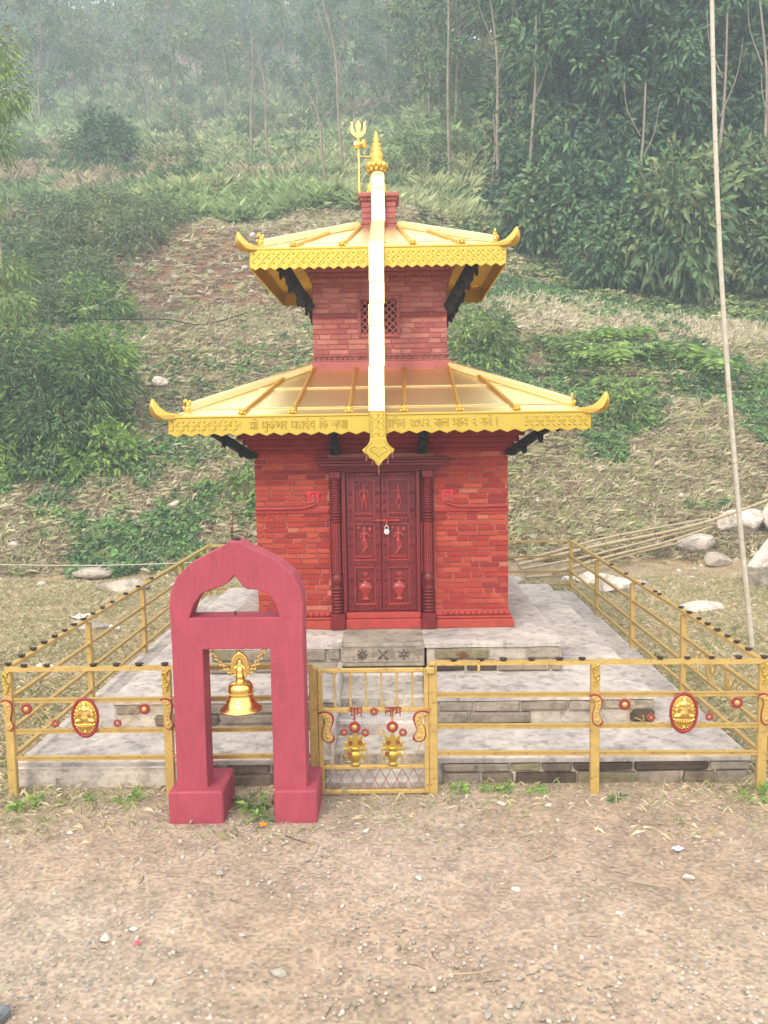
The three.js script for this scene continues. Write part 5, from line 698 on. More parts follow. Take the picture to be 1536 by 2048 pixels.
function forest(kind, x, z, s, label, group, sy = 1, dark = false) {
  const k = kinds[kind], t = thing(kind === 'low' ? 'shrub' : 'forest_tree', label, kind === 'low' ? 'shrub' : 'tree', plantAt(x, z, 0.15), group), R = rngOf((x * 131 + z * 977) | 0);
  mesh('trunk', k.trunk, dark ? barkDark : bark, t); mesh('crown', k.crown, leavesFar, t); t.rotation.y = R() * 6.3; t.scale.set(s, s * sy, s); return t;
}
{ // right: the near, dark, leafy wood on the terrace
  const R = rngOf(201), look = { dark: 'round-crowned dark tree', dense: 'dense leafy tree', tall: 'tall dark tree', slender: 'slender lighter tree' }, row = ['front', 'second', 'middle', 'fourth', 'rear'];
  for (let i = 0; i < 60; i++) { const a = lerp(0.19, 0.57, ((i % 12) + R()) / 12), d = 32.5 + ((i / 12) | 0) * 6.5 + R() * 5, k = ['dark', 'dense', 'tall', 'dense', 'slender'][(R() * 5) | 0], w = `in the ${row[(i / 12) | 0]} row of the right wood, ${a < 0.32 ? 'left' : a < 0.43 ? 'middle' : 'right'} part`; forest(k, a * d, -d, rr(0.85, 1.2, R), `${look[k]} ${w}`, `${look[k]}s ${w}`, rr(0.95, 1.15, R), R() < 0.6); }
  forest('tall', 13.2, -40.5, 1.15, 'tall tree with a thick dark trunk in the wood, upper right', null, 1.05, true);
  const R2 = rngOf(202);
  for (let i = 0; i < 22; i++) { const a = lerp(0.03, 0.23, ((i % 11) + R2()) / 11), d = rr(44, 70, R2); forest(['slender', 'sparse', 'sparse', 'slender'][(R2() * 4) | 0], a * d, -d, rr(0.8, 1.1, R2), 'slender tree on the hazy slope right above the shrine roof', 'slender trees above the shrine roof', 1.05); }
}
{ // left and middle: the hazy far hillside
  const R = rngOf(203), part = (a) => a < -0.36 ? 'at the left edge' : a < -0.2 ? 'in the upper left' : a < -0.08 ? 'left of the trident' : 'behind the spire', size = (d) => d < 125 ? 'hazy tree half way up the far hillside' : 'faint hazy tree high on the far hillside';
  for (let i = 0; i < 78; i++) { const a = lerp(-0.57, 0.08, ((i % 13) + R()) / 13), d = 92 + 14 * ((i / 13) | 0) + R() * 14, k = ['slender', 'sparse', 'slender', 'tall', 'sparse'][(R() * 5) | 0]; forest(k, a * d, -d, rr(0.8, 1.1, R) * (1 + (d - 92) / 180), `${size(d)}, ${part(a)}`, `${size(d)}s ${part(a)}`, 1.05); }
  for (let i = 0; i < 30; i++) { const a = lerp(-0.56, 0.05, ((i % 15) + R()) / 15), d = (i < 15 ? 70 : 84) + R() * 12; forest(R() < 0.6 ? 'sparse' : 'slender', a * d, -d, rr(0.8, 1.1, R), `slender pale-trunked tree on the hazy slope, ${part(a)}`, `slender trees on the hazy slope ${part(a)}`, 1.15); }
  for (let i = 0; i < 22; i++) { const a = lerp(-0.55, 0.14, (i + R()) / 22), d = 172 + R() * 14; forest(['tall', 'dense', 'slender'][(R() * 3) | 0], a * d, -d, rr(1.3, 1.9, R), `palest tree on the far crest of the hill, ${part(a)}`, `trees on the far crest ${part(a)}`); }
  for (let i = 0; i < 26; i++) { const a = lerp(0.1, 0.58, ((i % 13) + R()) / 13), d = (i < 13 ? 70 : 78) + R() * 7; forest(['tall', 'dense', 'slender'][(R() * 3) | 0], a * d, -d, rr(1, 1.35, R), `tall tree on the crest behind the dark wood, ${a < 0.3 ? 'towards the middle' : 'towards the right edge'}`, `crest trees behind the dark wood ${a < 0.3 ? 'towards the middle' : 'towards the right'}`); }
  const R3 = rngOf(204);
  for (let i = 0; i < 34; i++) { const a = lerp(-0.54, 0.1, R3()), d = rr(36, 90, R3); forest('low', a * d, -d, rr(0.4, 0.8, R3), `bushy green shrub on the slope above the earth cut, ${part(a)}`, `shrubs above the earth cut ${part(a)}`, rr(0.6, 0.8, R3)); }
  plant('shrub', 'rounded dark shrub standing out in the haze, upper left', 'shrub', plantAt(-15.2, -47), new Leafage(31).crown({ c: [0, 1.6, 0], r: [1.7, 1.6, 1.5], clusters: 260, per: 12, len: 0.3, wid: 0.13, cols: GREEN.mid, inner: 0.55 }).geo(), [taper([[0, -0.3, 0], [0.1, 1, 0], [0, 2, 0]], 0.08, 0.03)], { mat: leavesFar });
  for (const [x, z, h, lx, lab] of [[-2.2, -40.2, 8.2, -0.9, 'bare pale trunk leaning left, left of the trident'], [-2.7, -36.6, 4.6, -0.9, 'thin bare leaning stem just left of the trident tip'], [2.5, -38.4, 11.5, -0.25, 'tall straight pale trunk right of the spire'], [-6.2, -44, 6, -0.4, 'thin pale bare trunk, first in the haze left of the trident'], [-7.4, -46, 7, 0.2, 'thin pale bare trunk farther left in the haze'], [3.8, -34, 4.2, 0.1, 'short thin pale stem above the right horn of the upper roof'], [7.6, -37, 6.4, -0.7, 'crooked pale stem in front of the dark wood'], [8.2, -36, 4, 0.2, 'short pale stem in front of the dark wood'], [11.2, -37, 5.2, 0.8, 'forked bare pale stem under the dark wood'], [4.99, -32.5, 8.5, 0.3, 'tall thin pale trunk above the right end of the upper roof'], [4.11, -33.5, 9.5, -0.5, 'slightly leaning pale trunk left of the right wood'], [8.31, -30.5, 7, 0.4, 'pale thin trunk in the left part of the right wood'], [9.18, -30.0, 4.6, -0.5, 'leaning pale stem among the shrubs of the right wood'], [11.14, -30.5, 8.5, 0.3, 'pale branching trunk in the middle of the right wood'], [12.24, -29.5, 7.2, 0.9, 'pale trunk leaning right beside the bamboo pole top'], [12.91, -30.5, 9, -0.4, 'tall pale trunk at the far right of the wood'], [15.8, -36, 6, 0.3, 'thin pale stem at the right edge of the dark wood']])
    mesh('trunk', [taper([[0, -0.3, 0], [lx * 0.25, h * 0.35, 0], [lx * 0.5 + 0.12, h * 0.7, 0], [lx, h, 0]], 0.085, 0.03, 6), taper([[lx * 0.4, h * 0.6, 0], [lx * 0.4 + 0.5, h * 0.75, 0.1], [lx * 0.4 + 0.7, h * 0.9, 0.1]], 0.03, 0.01, 5), taper([[lx * 0.6, h * 0.75, 0], [lx * 0.6 - 0.5, h * 0.88, 0.1], [lx * 0.6 - 0.6, h, 0.1]], 0.025, 0.01, 5)], bark, thing('bare_tree', lab, 'tree', plantAt(x, z)));
}
{ // broad pale-leaved shrubs along the front of the right wood
  const mk = (s, cols, len, wid) => new Leafage(s).crown({ c: [0, 1.2, 0], r: [1.5, 1.25, 1.2], clusters: 190, per: 13, len, wid, cols, inner: 0.35, spread: 0.4, droop: 0.45 }).geo();
  const gs = [mk(41, [...GREEN.mid, ...GREEN.olive], 0.25, 0.125), mk(42, [...GREEN.mid, ...GREEN.mid], 0.22, 0.11), mk(43, [...GREEN.dark, ...GREEN.mid, GREEN.mid[0]], 0.22, 0.1)], R = rngOf(44), st = merge([taper([[0, -0.3, 0], [0.1, 0.8, 0], [0.4, 1.8, 0.1]], 0.05, 0.015), taper([[0, -0.3, 0], [-0.2, 0.9, 0.1], [-0.6, 1.7, 0]], 0.045, 0.015), taper([[0, 0, 0], [0, 1, -0.2], [0.1, 2, -0.3]], 0.04, 0.015)]);
  for (let i = 0; i < 26; i++) { const a = lerp(0.155, 0.52, (i + R()) / 26), d = (i % 2 ? 29.2 : 31.5) + R() * 1.8 + (a < 0.22 ? 2 : 0), big = i % 2; const t = thing('shrub', big ? `${ordinal[i >> 1]} broad-leaved green shrub from the left along the front of the right wood` : 'dark green shrub inside the front of the dark wood', 'shrub', plantAt(a * d, -d), big ? 'broad-leaved shrubs fronting the wood' : 'dark shrubs within the wood front'); mesh('stem', st, barkDark, t); mesh('foliage', gs[big ? (R() * 2) | 0 : 2], leavesFar, t); t.rotation.y = R() * 6; const s = rr(0.9, 1.5, R); t.scale.set(s, s * rr(0.9, 1.25, R), s); }
}
{ // the big bamboo-leaved thicket on the left and the leafy edge tree
  const cols = [...GREEN.mid, ...GREEN.mid, ...GREEN.olive, ...GREEN.bright, GREEN.dark[1], [0.15, 0.26, 0.1]], L = new Leafage(51), N = { len: 0.24, wid: 0.05, droop: 0.42, spread: 0.4, curl: 0.3, inner: 0.4 }, st = [];
  for (const [c, r, n] of [[[0, 1.5, 0], [1.6, 1.5, 1.4], 260], [[1.4, 1.9, 0.2], [1.3, 1.3, 1.1], 210], [[-1.3, 1.3, 0.2], [1.3, 1.3, 1.2], 200], [[0.8, 0.7, 0.6], [1.4, 0.8, 1.0], 170], [[-0.3, 2.6, -0.3], [1.0, 0.9, 0.9], 110], [[-2.0, 2.3, -0.4], [1.1, 1.2, 1.0], 120], [[-0.9, 0.3, 0.9], [1.2, 0.7, 0.8], 110]]) L.crown({ ...N, c, r, clusters: (n * 1.4) | 0, per: 15, cols });
  L.crown({ ...N, c: [2.0, 2.5, 0.3], r: [0.85, 0.9, 0.7], clusters: 110, per: 13, cols: [...GREEN.bright, ...GREEN.bright, ...GREEN.mid] });
  for (let k = 0; k < 12; k++) { const a = k * 0.9; st.push(taper([[Math.cos(a) * 0.3, -0.4, Math.sin(a) * 0.3], [Math.cos(a) * 0.8, 1.2, Math.sin(a) * 0.7], [Math.cos(a) * 1.7, 2.4 + (k % 3) * 0.3, Math.sin(a) * 1.1]], 0.03, 0.01, 5)); }
  plant('thicket', 'large dark green narrow-leaved thicket on the left bank', 'bush', plantAt(-8.75, -20.6), L.geo(), st, { bark: barkDark, part: 'foliage', scale: [0.9, 0.86, 0.9] });
  const b = (s, r, n, c, len = 0.16, wid = 0.08) => new Leafage(s).crown({ c: [0, r[1] * 0.7, 0], r, clusters: n, per: 10, len, wid, cols: c, inner: 0.3, spread: 0.25 }).geo(), twig = [taper([[0, -0.2, 0], [0.05, 0.3, 0], [0.1, 0.6, 0]], 0.02, 0.008, 5)];
  plant('bush', 'bright green leafy bush at the foot of the dark left thicket', 'bush', plantAt(-6.7, -19.7), b(61, [1.0, 0.7, 0.7], 120, GREEN.bright), twig, { part: 'foliage' });
  plant('bush', 'small bright green bush left of the other, below the dark thicket', 'bush', plantAt(-8.3, -19.5), b(62, [0.8, 0.6, 0.6], 90, [...GREEN.bright, ...GREEN.mid]), twig, { part: 'foliage' });
  plant('shrub', 'pale grey-green shrub on the left slope above the thicket', 'shrub', plantAt(-8.9, -29.5), b(63, [1.5, 0.9, 1.1], 150, [...GREEN.olive, ...GREEN.olive], 0.24, 0.07), twig, { part: 'foliage' });
  plant('shrub', 'tall pale feathery shrub on the left slope, by the picture edge', 'shrub', plantAt(-12.2, -27.5), b(64, [1.6, 1.5, 1.2], 200, [...GREEN.olive, ...GREEN.mid], 0.28, 0.06), twig, { part: 'foliage' });
  [[-9.6, 27.4, 'rounded pale shrub on the left bank just above the white log', 0], [-11.3, 29.6, 'yellow-green shrub on the left bank under the feathery tree', 1], [-8.3, 30.8, 'small pale shrub at the left end of the bare earth cut', 0], [-12.4, 31.5, 'grey-green shrub high on the left bank by the picture edge', 2], [-10.6, 32.6, 'bushy pale shrub above the left end of the earth cut', 1], [-9.0, 25.6, 'dark green bush right behind the white log', 3], [-10.4, 25.2, 'olive bush behind the left half of the thicket', 1]].forEach(([x, d, l, k], i) => plant('shrub', l, 'shrub', plantAt(x, -d), b(80 + i, [1.3, 0.95, 1.0], 150, [[...GREEN.olive, ...GREEN.olive], [...GREEN.olive, ...GREEN.olive], [...GREEN.olive, ...GREEN.mid], [...GREEN.mid, ...GREEN.bright]][k], 0.22, 0.06), twig, { part: 'foliage' }));
  plant('shrub', 'green shrub behind the right end of the lower golden roof', 'shrub', plantAt(2.35, -23.2), b(65, [1.05, 1.0, 0.8], 170, [...GREEN.olive, ...GREEN.bright], 0.2, 0.08), twig, { part: 'foliage' });
  plant('shrub', 'yellow-green shrub hanging on the right bank below the ferns', 'shrub', plantAt(5.6, -20.9), b(66, [0.65, 0.75, 0.5], 100, [...GREEN.bright, ...GREEN.olive], 0.17, 0.07), twig, { part: 'foliage' });
  plant('shrub', 'small green shrub at the right edge of the bank, beyond the bamboo pole', 'shrub', plantAt(10.1, -22.8), b(67, [0.9, 0.6, 0.7], 90, [...GREEN.olive, ...GREEN.bright], 0.18, 0.07), twig, { part: 'foliage' });
  plant('bush', 'low green bush behind the left side railing', 'bush', plantAt(-3.9, -16.9), b(68, [0.6, 0.32, 0.4], 70, [...GREEN.bright, ...GREEN.olive], 0.13, 0.06), twig, { part: 'foliage' });
  plant('bush', 'low green bush on the bank left of the shrine wall', 'bush', plantAt(-3.0, -18.8), b(69, [0.7, 0.5, 0.5], 90, [...GREEN.bright, ...GREEN.mid], 0.14, 0.06), twig, { part: 'foliage' });
  const E = new Leafage(71), et = [taper([[0, -0.2, 0], [0.15, 3, 0], [0.05, 6, 0], [0.2, 9.5, 0]], 0.06, 0.02, 6)];
  for (const [x, y, r] of [[0.3, 8.4, 0.9], [0.1, 7.2, 0.5], [0.25, 4.2, 0.5], [0.35, 3.4, 0.6], [0.2, 2.5, 0.8], [0.3, 1.5, 0.7], [-0.3, 5.8, 0.5], [0.1, 9.4, 0.8]]) { E.crown({ c: [x, y, 0], r: [r, r * 0.8, r], clusters: (70 * r) | 0, per: 11, len: 0.2, wid: 0.045, cols: [...GREEN.bright, ...GREEN.olive], droop: 0.6, inner: 0.2, spread: 0.3 }); et.push(taper([[0.1, y - 0.4, 0], [x, y, 0.1], [x + 0.3, y + 0.2, 0.2]], 0.02, 0.006, 5)); }
  plant('feathery_tree', 'yellow-green feathery tree cut off by the left edge of the picture', 'tree', plantAt(-9.55, -20.8), E.geo(), et);
}
{ // ferns over the cut in the right bank
  const frond = (L, base, yaw, len, lift, cols) => { const n = 13, p = V(), d = V(), side = V(-Math.sin(yaw), 0, Math.cos(yaw)), at = (t) => V(base[0] + Math.cos(yaw) * len * t * (1 - 0.15 * t), base[1] + lift * Math.sin(t * 2.3) * len * 0.5 - 0.45 * len * t * t, base[2] + Math.sin(yaw) * len * t * (1 - 0.15 * t)); for (let k = 1; k <= n; k++) { const t = k / n; p.copy(at(t)); const l = len * 0.34 * Math.sin(Math.PI * (0.12 + 0.86 * t)) + 0.02; for (const s of [-1, 1]) { d.copy(side).multiplyScalar(s).add(V(Math.cos(yaw) * 0.5, -0.15, Math.sin(yaw) * 0.5)).normalize(); L.leaf(p, d, l, 0.055 * len / 0.8, cols[(L.R() * cols.length) | 0], 0.15); } } };
  const spots = [[4.9, 23.5], [5.3, 23.1], [5.7, 22.9], [6.1, 23.3], [6.5, 23.6], [7.0, 23.8], [7.5, 23.6], [5.6, 24.2], [6.4, 24.4], [5.9, 22.5], [7.9, 23.4], [8.4, 23.2], [4.5, 23.9]];
  spots.forEach(([x, d], i) => { const L = new Leafage(300 + i); for (let k = 0; k < 11; k++) frond(L, [0, 0.1, 0], k * 0.57 + L.R() * 0.4, 0.75 + 0.55 * L.R(), 0.9, i % 3 ? GREEN.bright : [...GREEN.bright, ...GREEN.olive]); const t = thing('fern', 'bright green fern hanging over the earth cut in the right bank', 'fern', plantAt(x, -d, 0.05), 'ferns over the right bank'); mesh('fronds', L.geo(), leaves, t); });
}
// ground layer, past counting: dry grass, creepers, litter, gravel
function scatter(name, label, geo, mat, n, seed, place) {
  const m = new THREE.InstancedMesh(geo, mat, n), R = rngOf(seed), q = new THREE.Object3D(), c = new THREE.Color(); let k = 0, tries = 0;
  while (k < n && tries++ < n * 12) { const s = place(R); if (!s) continue; q.position.set(s.x, s.y ?? land(s.x, s.z), s.z); q.rotation.set(s.tilt ?? (R() - 0.5) * 0.5, R() * 6.283, (R() - 0.5) * 0.4); q.scale.set(s.s * (s.w ?? 1), s.s * (s.h ?? 1), s.s * (s.w ?? 1)); q.updateMatrix(); m.setMatrixAt(k, q.matrix); m.setColorAt(k, c.setRGB(...s.c)); k++; }
  m.count = k; m.name = name; m.castShadow = m.receiveShadow = true; scene.add(m); return tag(m, label, null, null, 'stuff');
}
{
  const blades = (n, seed, h, w, out) => { const L = new Leafage(seed), d = V(); for (let k = 0; k < n; k++) { const a = L.R() * 6.28; d.set(Math.cos(a) * out * L.R(), 1, Math.sin(a) * out * L.R()).normalize(); L.leaf(V((L.R() - 0.5) * 0.25, -0.02, (L.R() - 0.5) * 0.25), d, h * (0.5 + L.R() * 0.7), w, [1, 1, 1], 0.5); } const g = L.geo(); g.deleteAttribute('color'); return g; };
  const rosette = (n, seed, l, w, up) => { const L = new Leafage(seed), d = V(); for (let k = 0; k < n; k++) { const a = L.R() * 6.28; d.set(Math.cos(a), up * (L.R() + 0.1), Math.sin(a)).normalize(); L.leaf(V((L.R() - 0.5) * l * 1.6, L.R() * l * 1.1, (L.R() - 0.5) * l * 1.6), d, l * (0.6 + 0.6 * L.R()), w, [1, 1, 1], 0.3); } const g = L.geo(); g.deleteAttribute('color'); return g; };
  const hill = (R, d0, d1) => { const d = lerp(d0, d1, R() ** 0.8), a = (R() - 0.5) * 1.16; return { d, x: a * d, z: -d }; };
  const dry = blades(22, 401, 0.32, 0.015, 1.8), dryPlace = (R, d0, d1) => { const p = hill(R, d0, d1), b = bareAt(p.x, p.z); if (R() < b * 0.8 || (greenAt(p.x, p.z) > 0.6 && R() < 0.6)) return null; const v = R(), k = 0.75 + 0.5 * R(); return { ...p, s: 0.5 + 0.8 * R(), h: (0.5 + 0.7 * R()) * (p.x > 2 && p.d > 24.6 && p.d < 27.5 ? 1.35 : 1), c: p.x > 2 && p.d > 24.6 && p.d < 27.8 && v < 0.7 ? [0.56 * k, 0.47 * k, 0.33 * k] : v < 0.34 ? [0.42 * k, 0.34 * k, 0.21 * k] : v < 0.58 ? [0.53 * k, 0.46 * k, 0.3 * k] : v < 0.74 ? [0.27 * k, 0.19 * k, 0.125 * k] : [0.34 * k, 0.36 * k, 0.15 * k] }; };
  scatter('dry_grass', 'dry straw-coloured grass covering the hillside', dry, instDry, 44000, 402, (R) => dryPlace(R, 16.6, 33));
  const creeper = rosette(22, 411, 0.12, 0.075, 0.7);
  scatter('creepers', 'green creeping leaves in patches over the bank', creeper, instLeaf, 24000, 412, (R) => { const p = hill(R, 16.4, 30); if (R() > greenAt(p.x, p.z) * 1.1 - bareAt(p.x, p.z)) return null; const v = R(), k = 0.7 + 0.6 * R(); return { ...p, s: 0.5 + 1.0 * R(), c: v < 0.45 ? [0.15 * k, 0.28 * k, 0.07 * k] : v < 0.8 ? [0.1 * k, 0.19 * k, 0.065 * k] : [0.2 * k, 0.27 * k, 0.12 * k] }; });
  const under = rosette(64, 421, 0.22, 0.085, 1.2);
  scatter('undergrowth', 'grey-green undergrowth covering the forest slope', under, instDry, 17000, 422, (R) => { const p = hill(R, 27, 86); if (bareAt(p.x, p.z) > 0.1 || (p.d < 33.5 && p.x / p.d < 0.03) || (p.d < 30 && p.x / p.d < 0.2)) return null; const v = R(), a = p.x / p.d, k = 0.8 + 0.6 * R(); return { ...p, s: (0.7 + 0.9 * R()) * (p.d > 50 ? 1.5 : 1), c: v < 0.5 ? [0.24 * k, 0.3 * k, 0.115 * k] : v < 0.7 ? [0.14 * k, 0.205 * k, 0.08 * k] : [0.36 * k, 0.36 * k, 0.18 * k] }; });
  const arch = blades(34, 461, 1.0, 0.075, 2.2);
  scatter('tall_grass', 'pale green arching grass clumps all over the hazy slope', arch, instDry, 24000, 462, (R) => { const d = 32.5 + 110 * R() ** 1.6, a = lerp(-0.58, 0.2, R()), x = a * d; if (bareAt(x, -d) > 0.15 || R() > 1.05 - sstep(0.0, 0.2, a)) return null; const g = fbm(x * 0.12, d * 0.12, 88, 3), k = 0.75 + 0.5 * R(); return { x, z: -d, s: (0.55 + 0.75 * R()) * (1 + sstep(45, 120, d) * 1.6), h: 0.7 + 0.5 * R(), c: g < 0.42 ? [0.29 * k, 0.38 * k, 0.15 * k] : g < 0.56 ? [0.4 * k, 0.43 * k, 0.2 * k] : g < 0.64 ? [0.2 * k, 0.29 * k, 0.12 * k] : [0.42 * k, 0.35 * k, 0.22 * k] }; });
  const litter = rosette(14, 431, 0.075, 0.03, 0.4);
  scatter('leaf_litter', 'brown fallen leaves and stalks on the hillside', litter, instDry, 22000, 432, (R) => { const p = hill(R, 16.6, 34), k = 0.6 + 0.8 * R(); return { ...p, s: 0.4 + 0.9 * R(), c: R() < 0.6 ? [0.24 * k, 0.165 * k, 0.11 * k] : [0.48 * k, 0.42 * k, 0.32 * k] }; });
  const short = blades(12, 441, 0.13, 0.009, 1.6), inside = (x, z) => Math.abs(x - CX) < 2.96 && z < -6.52 && z > -13.5;
  scatter('yard_grass', 'short dry grass on the yard round the platform', short, instDry, 26000, 442, (R) => { const d = lerp(5.6, 17, R()), x = (R() - 0.5) * 1.1 * d, z = -d; if (inside(x, z)) return null; const w = sstep(6, 7.2, d) * 0.8 + sstep(2.2, 3.4, Math.abs(x)) * sstep(5.2, 6.3, d) * 0.5 + 0.04; if (R() > w * (0.3 + 1.4 * sstep(0.35, 0.6, fbm(x * 1.2, z * 1.2, 78, 3)))) return null; const k = 0.7 + 0.6 * R(), g = R() < 0.3; return { x, z, y: -0.01, s: 0.5 + 0.8 * R(), h: 0.5 + 0.5 * R(), c: g ? [0.3 * k, 0.31 * k, 0.13 * k] : [0.52 * k, 0.44 * k, 0.28 * k] }; });
  const bits = []; for (let i = 0; i < 1; i++) { const g = new THREE.IcosahedronGeometry(1, 1), p = g.attributes.position; for (let k = 0; k < p.count; k++) { const f = 0.8 + 0.4 * hash(Math.round(p.getX(k) * 90), Math.round(p.getY(k) * 90), Math.round(p.getZ(k) * 90)); p.setXYZ(k, p.getX(k) * f, p.getY(k) * f * 0.62, p.getZ(k) * f * 0.8); } g.computeVertexNormals(); bits.push(g); }
  const gravelMat = std({ name: 'gravel', roughness: 0.95 });
  scatter('gravel', 'small pale stones strewn over the trodden earth', bits[0], gravelMat, 6500, 452, (R) => { const d = 3.3 + 6 * R() ** 1.3, x = (R() - 0.5) * 1.05 * d, z = -d; if (inside(x, z)) return null; if (R() > 0.25 + 1.1 * sstep(0.4, 0.62, fbm(x * 1.4, z * 1.4, 79, 3))) return null; const k = 0.65 + 0.55 * R(), w = R(); return { x, z, y: 0.0, s: 0.004 + 0.013 * R() ** 3, tilt: R() * 6, c: [0.37 * k, lerp(0.3, 0.335, w) * k, lerp(0.235, 0.285, w) * k] }; });
  scatter('hill_stones', 'small grey stones lying on the bank and the cut', bits[0], gravelMat, 1400, 453, (R) => { const p = hill(R, 15, 31), k = 0.7 + 0.5 * R(); return { ...p, s: 0.03 + 0.12 * R() ** 2.5, tilt: R() * 6, c: [0.5 * k, 0.46 * k, 0.41 * k] }; });
}

// ------------------------------------------------------------------ stones, bamboo, rope, weeds and small finds
function rockGeo(seed, sx, sy, sz, detail = 3, cut = 0.75) { // a boulder: a ball flattened by random cleavage planes and roughened
  const g = new THREE.IcosahedronGeometry(1, detail + 3), p = g.attributes.position, R = rngOf(seed), pl = [], v = V(); for (let k = 0; k < 11; k++) pl.push([V(R() * 2 - 1, R() * 2 - 1, R() * 2 - 1).normalize(), cut * (0.7 + 0.35 * R())]);
  for (let i = 0; i < p.count; i++) { v.fromBufferAttribute(p, i); for (const [n, d] of pl) { const e = v.dot(n) - d; if (e > 0) v.addScaledVector(n, -e * 0.94); } v.multiplyScalar(1 + 0.1 * (fbm(v.x * 3 + seed, v.y * 3 + v.z * 2.3, 5, 4) - 0.5)); p.setXYZ(i, v.x * sx, v.y * sy, v.z * sz); }
  g.computeVertexNormals(); return boxUV(g);
}
function rock(name, label, x, z, s, mat = rockMat, seed = 1, sink = 0.3, turn = 0) { const m = mesh(name, rockGeo(seed, ...s), mat); m.position.set(x, land(x, z) + s[1] * (1 - sink) - s[1] * 0.35, z); m.rotation.y = turn; tag(m, label, name === 'boulder' ? 'boulder' : 'stone'); return m; }
rock('boulder', 'long white boulder lying left of the bamboo pole, behind the right railing', 5.98, -16.95, [0.5, 0.26, 0.35], rockMat, 3, 0.2, 0.3);
rock('boulder', 'white rounded boulder behind the bamboo pole on the right', 7.0, -17.3, [0.5, 0.42, 0.4], rockMat, 5, 0.1);
rock('boulder', 'white rock at the right edge of the picture, topmost of the heap', 7.75, -17.1, [0.42, 0.55, 0.4], rockMat, 6, 0.0);
rock('boulder', 'largest grey-white boulder, cut off by the right edge beside the pole', 6.5, -14.8, [0.55, 0.68, 0.45], rockMat, 7, 0.15, 0.5);
rock('boulder', 'grey boulder low on the right, under the long white one', 6.15, -16.4, [0.3, 0.17, 0.25], stoneMats[5], 8, 0.3);
rock('boulder', 'flat tan slab stone behind the third post of the right railing', 3.85, -14.6, [0.62, 0.2, 0.4], rockMat, 9, 0.3);
rock('boulder', 'low white stone just outside the right railing', 4.62, -12.95, [0.42, 0.1, 0.2], rockMat, 10, 0.3);
rock('boulder', 'tan stone lying beside the back corner of the right railing', 3.6, -15.4, [0.4, 0.17, 0.3], rockMat, 11, 0.3);
rock('boulder', 'flat reddish stone on the grass left of the platform', -5.05, -15.3, [0.5, 0.17, 0.35], stoneMats[5], 12, 0.4);
rock('boulder', 'grey flat stone on the grass under the rope on the left', -6.0, -16.6, [0.5, 0.14, 0.4], stoneMats[5], 13, 0.4);
rock('boulder', 'pale flat stone left of the first left railing post', -4.6, -12.2, [0.32, 0.1, 0.22], stoneMats[5], 14, 0.3);
rock('boulder', 'pale stone on the bank left of the lower roof horn', -6.3, -22.6, [0.3, 0.2, 0.25], rockMat, 15, 0.3);
rock('boulder', 'pale stone low on the left bank below the lower roof', -4.9, -18.6, [0.22, 0.16, 0.2], rockMat, 16, 0.3);
[[1.776, 5.08, 0.045, 'white stone at the lower right, above the largest pebbles'], [2.286, 5.27, 0.035, 'flat tan stone by the right edge of the yard'], [-1.168, 5.18, 0.033, 'round pale stone in front of the pink arch'], [-1.532, 4.57, 0.03, 'round tan stone at the lower left of the yard'], [-1.66, 4.47, 0.048, 'flat pale stone, lower left corner of the yard'], [-0.649, 4.157, 0.055, 'pointed pale slab stone in the foreground'], [0.398, 3.846, 0.03, 'small pale stone at the bottom edge of the yard'], [0.685, 4.96, 0.035, 'tan stone in the middle of the yard'], [-2.2, 4.25, 0.035, 'grey stone near the bottom left edge'], [-0.9, 4.5, 0.03, 'pale stone left of the pointed slab'], [-0.62, 5.35, 0.028, 'small white stone below the right foot of the arch'], [0.1, 5.1, 0.03, 'pale stone in the middle of the yard, left of centre'], [1.25, 4.7, 0.028, 'small grey stone right of the middle of the yard'], [-1.3, 4.1, 0.035, 'brown stone at the bottom left of the yard'], [0.75, 4.2, 0.03, 'small tan stone at the bottom, right of centre'], [-0.25, 5.75, 0.03, 'pale stone in front of the gate'], [0.75, 6.15, 0.05, 'flat white stone in front of the right railing'], [1.1, 6.12, 0.045, 'flat grey stone near the middle post of the right railing'], [2.1, 5.9, 0.03, 'small white stone near the right railing corner'], [-2.35, 5.75, 0.03, 'small stone in front of the left railing']]
  .forEach(([x, d, s, l], i) => { const m = mesh('stone', rockGeo(600 + i, s, s * 0.45, s * 0.7, 0, 0.7), pebbleMats[i % 4]); m.position.set(x, s * 0.2, -d); m.rotation.y = i * 1.3; tag(m, l, 'stone'); });
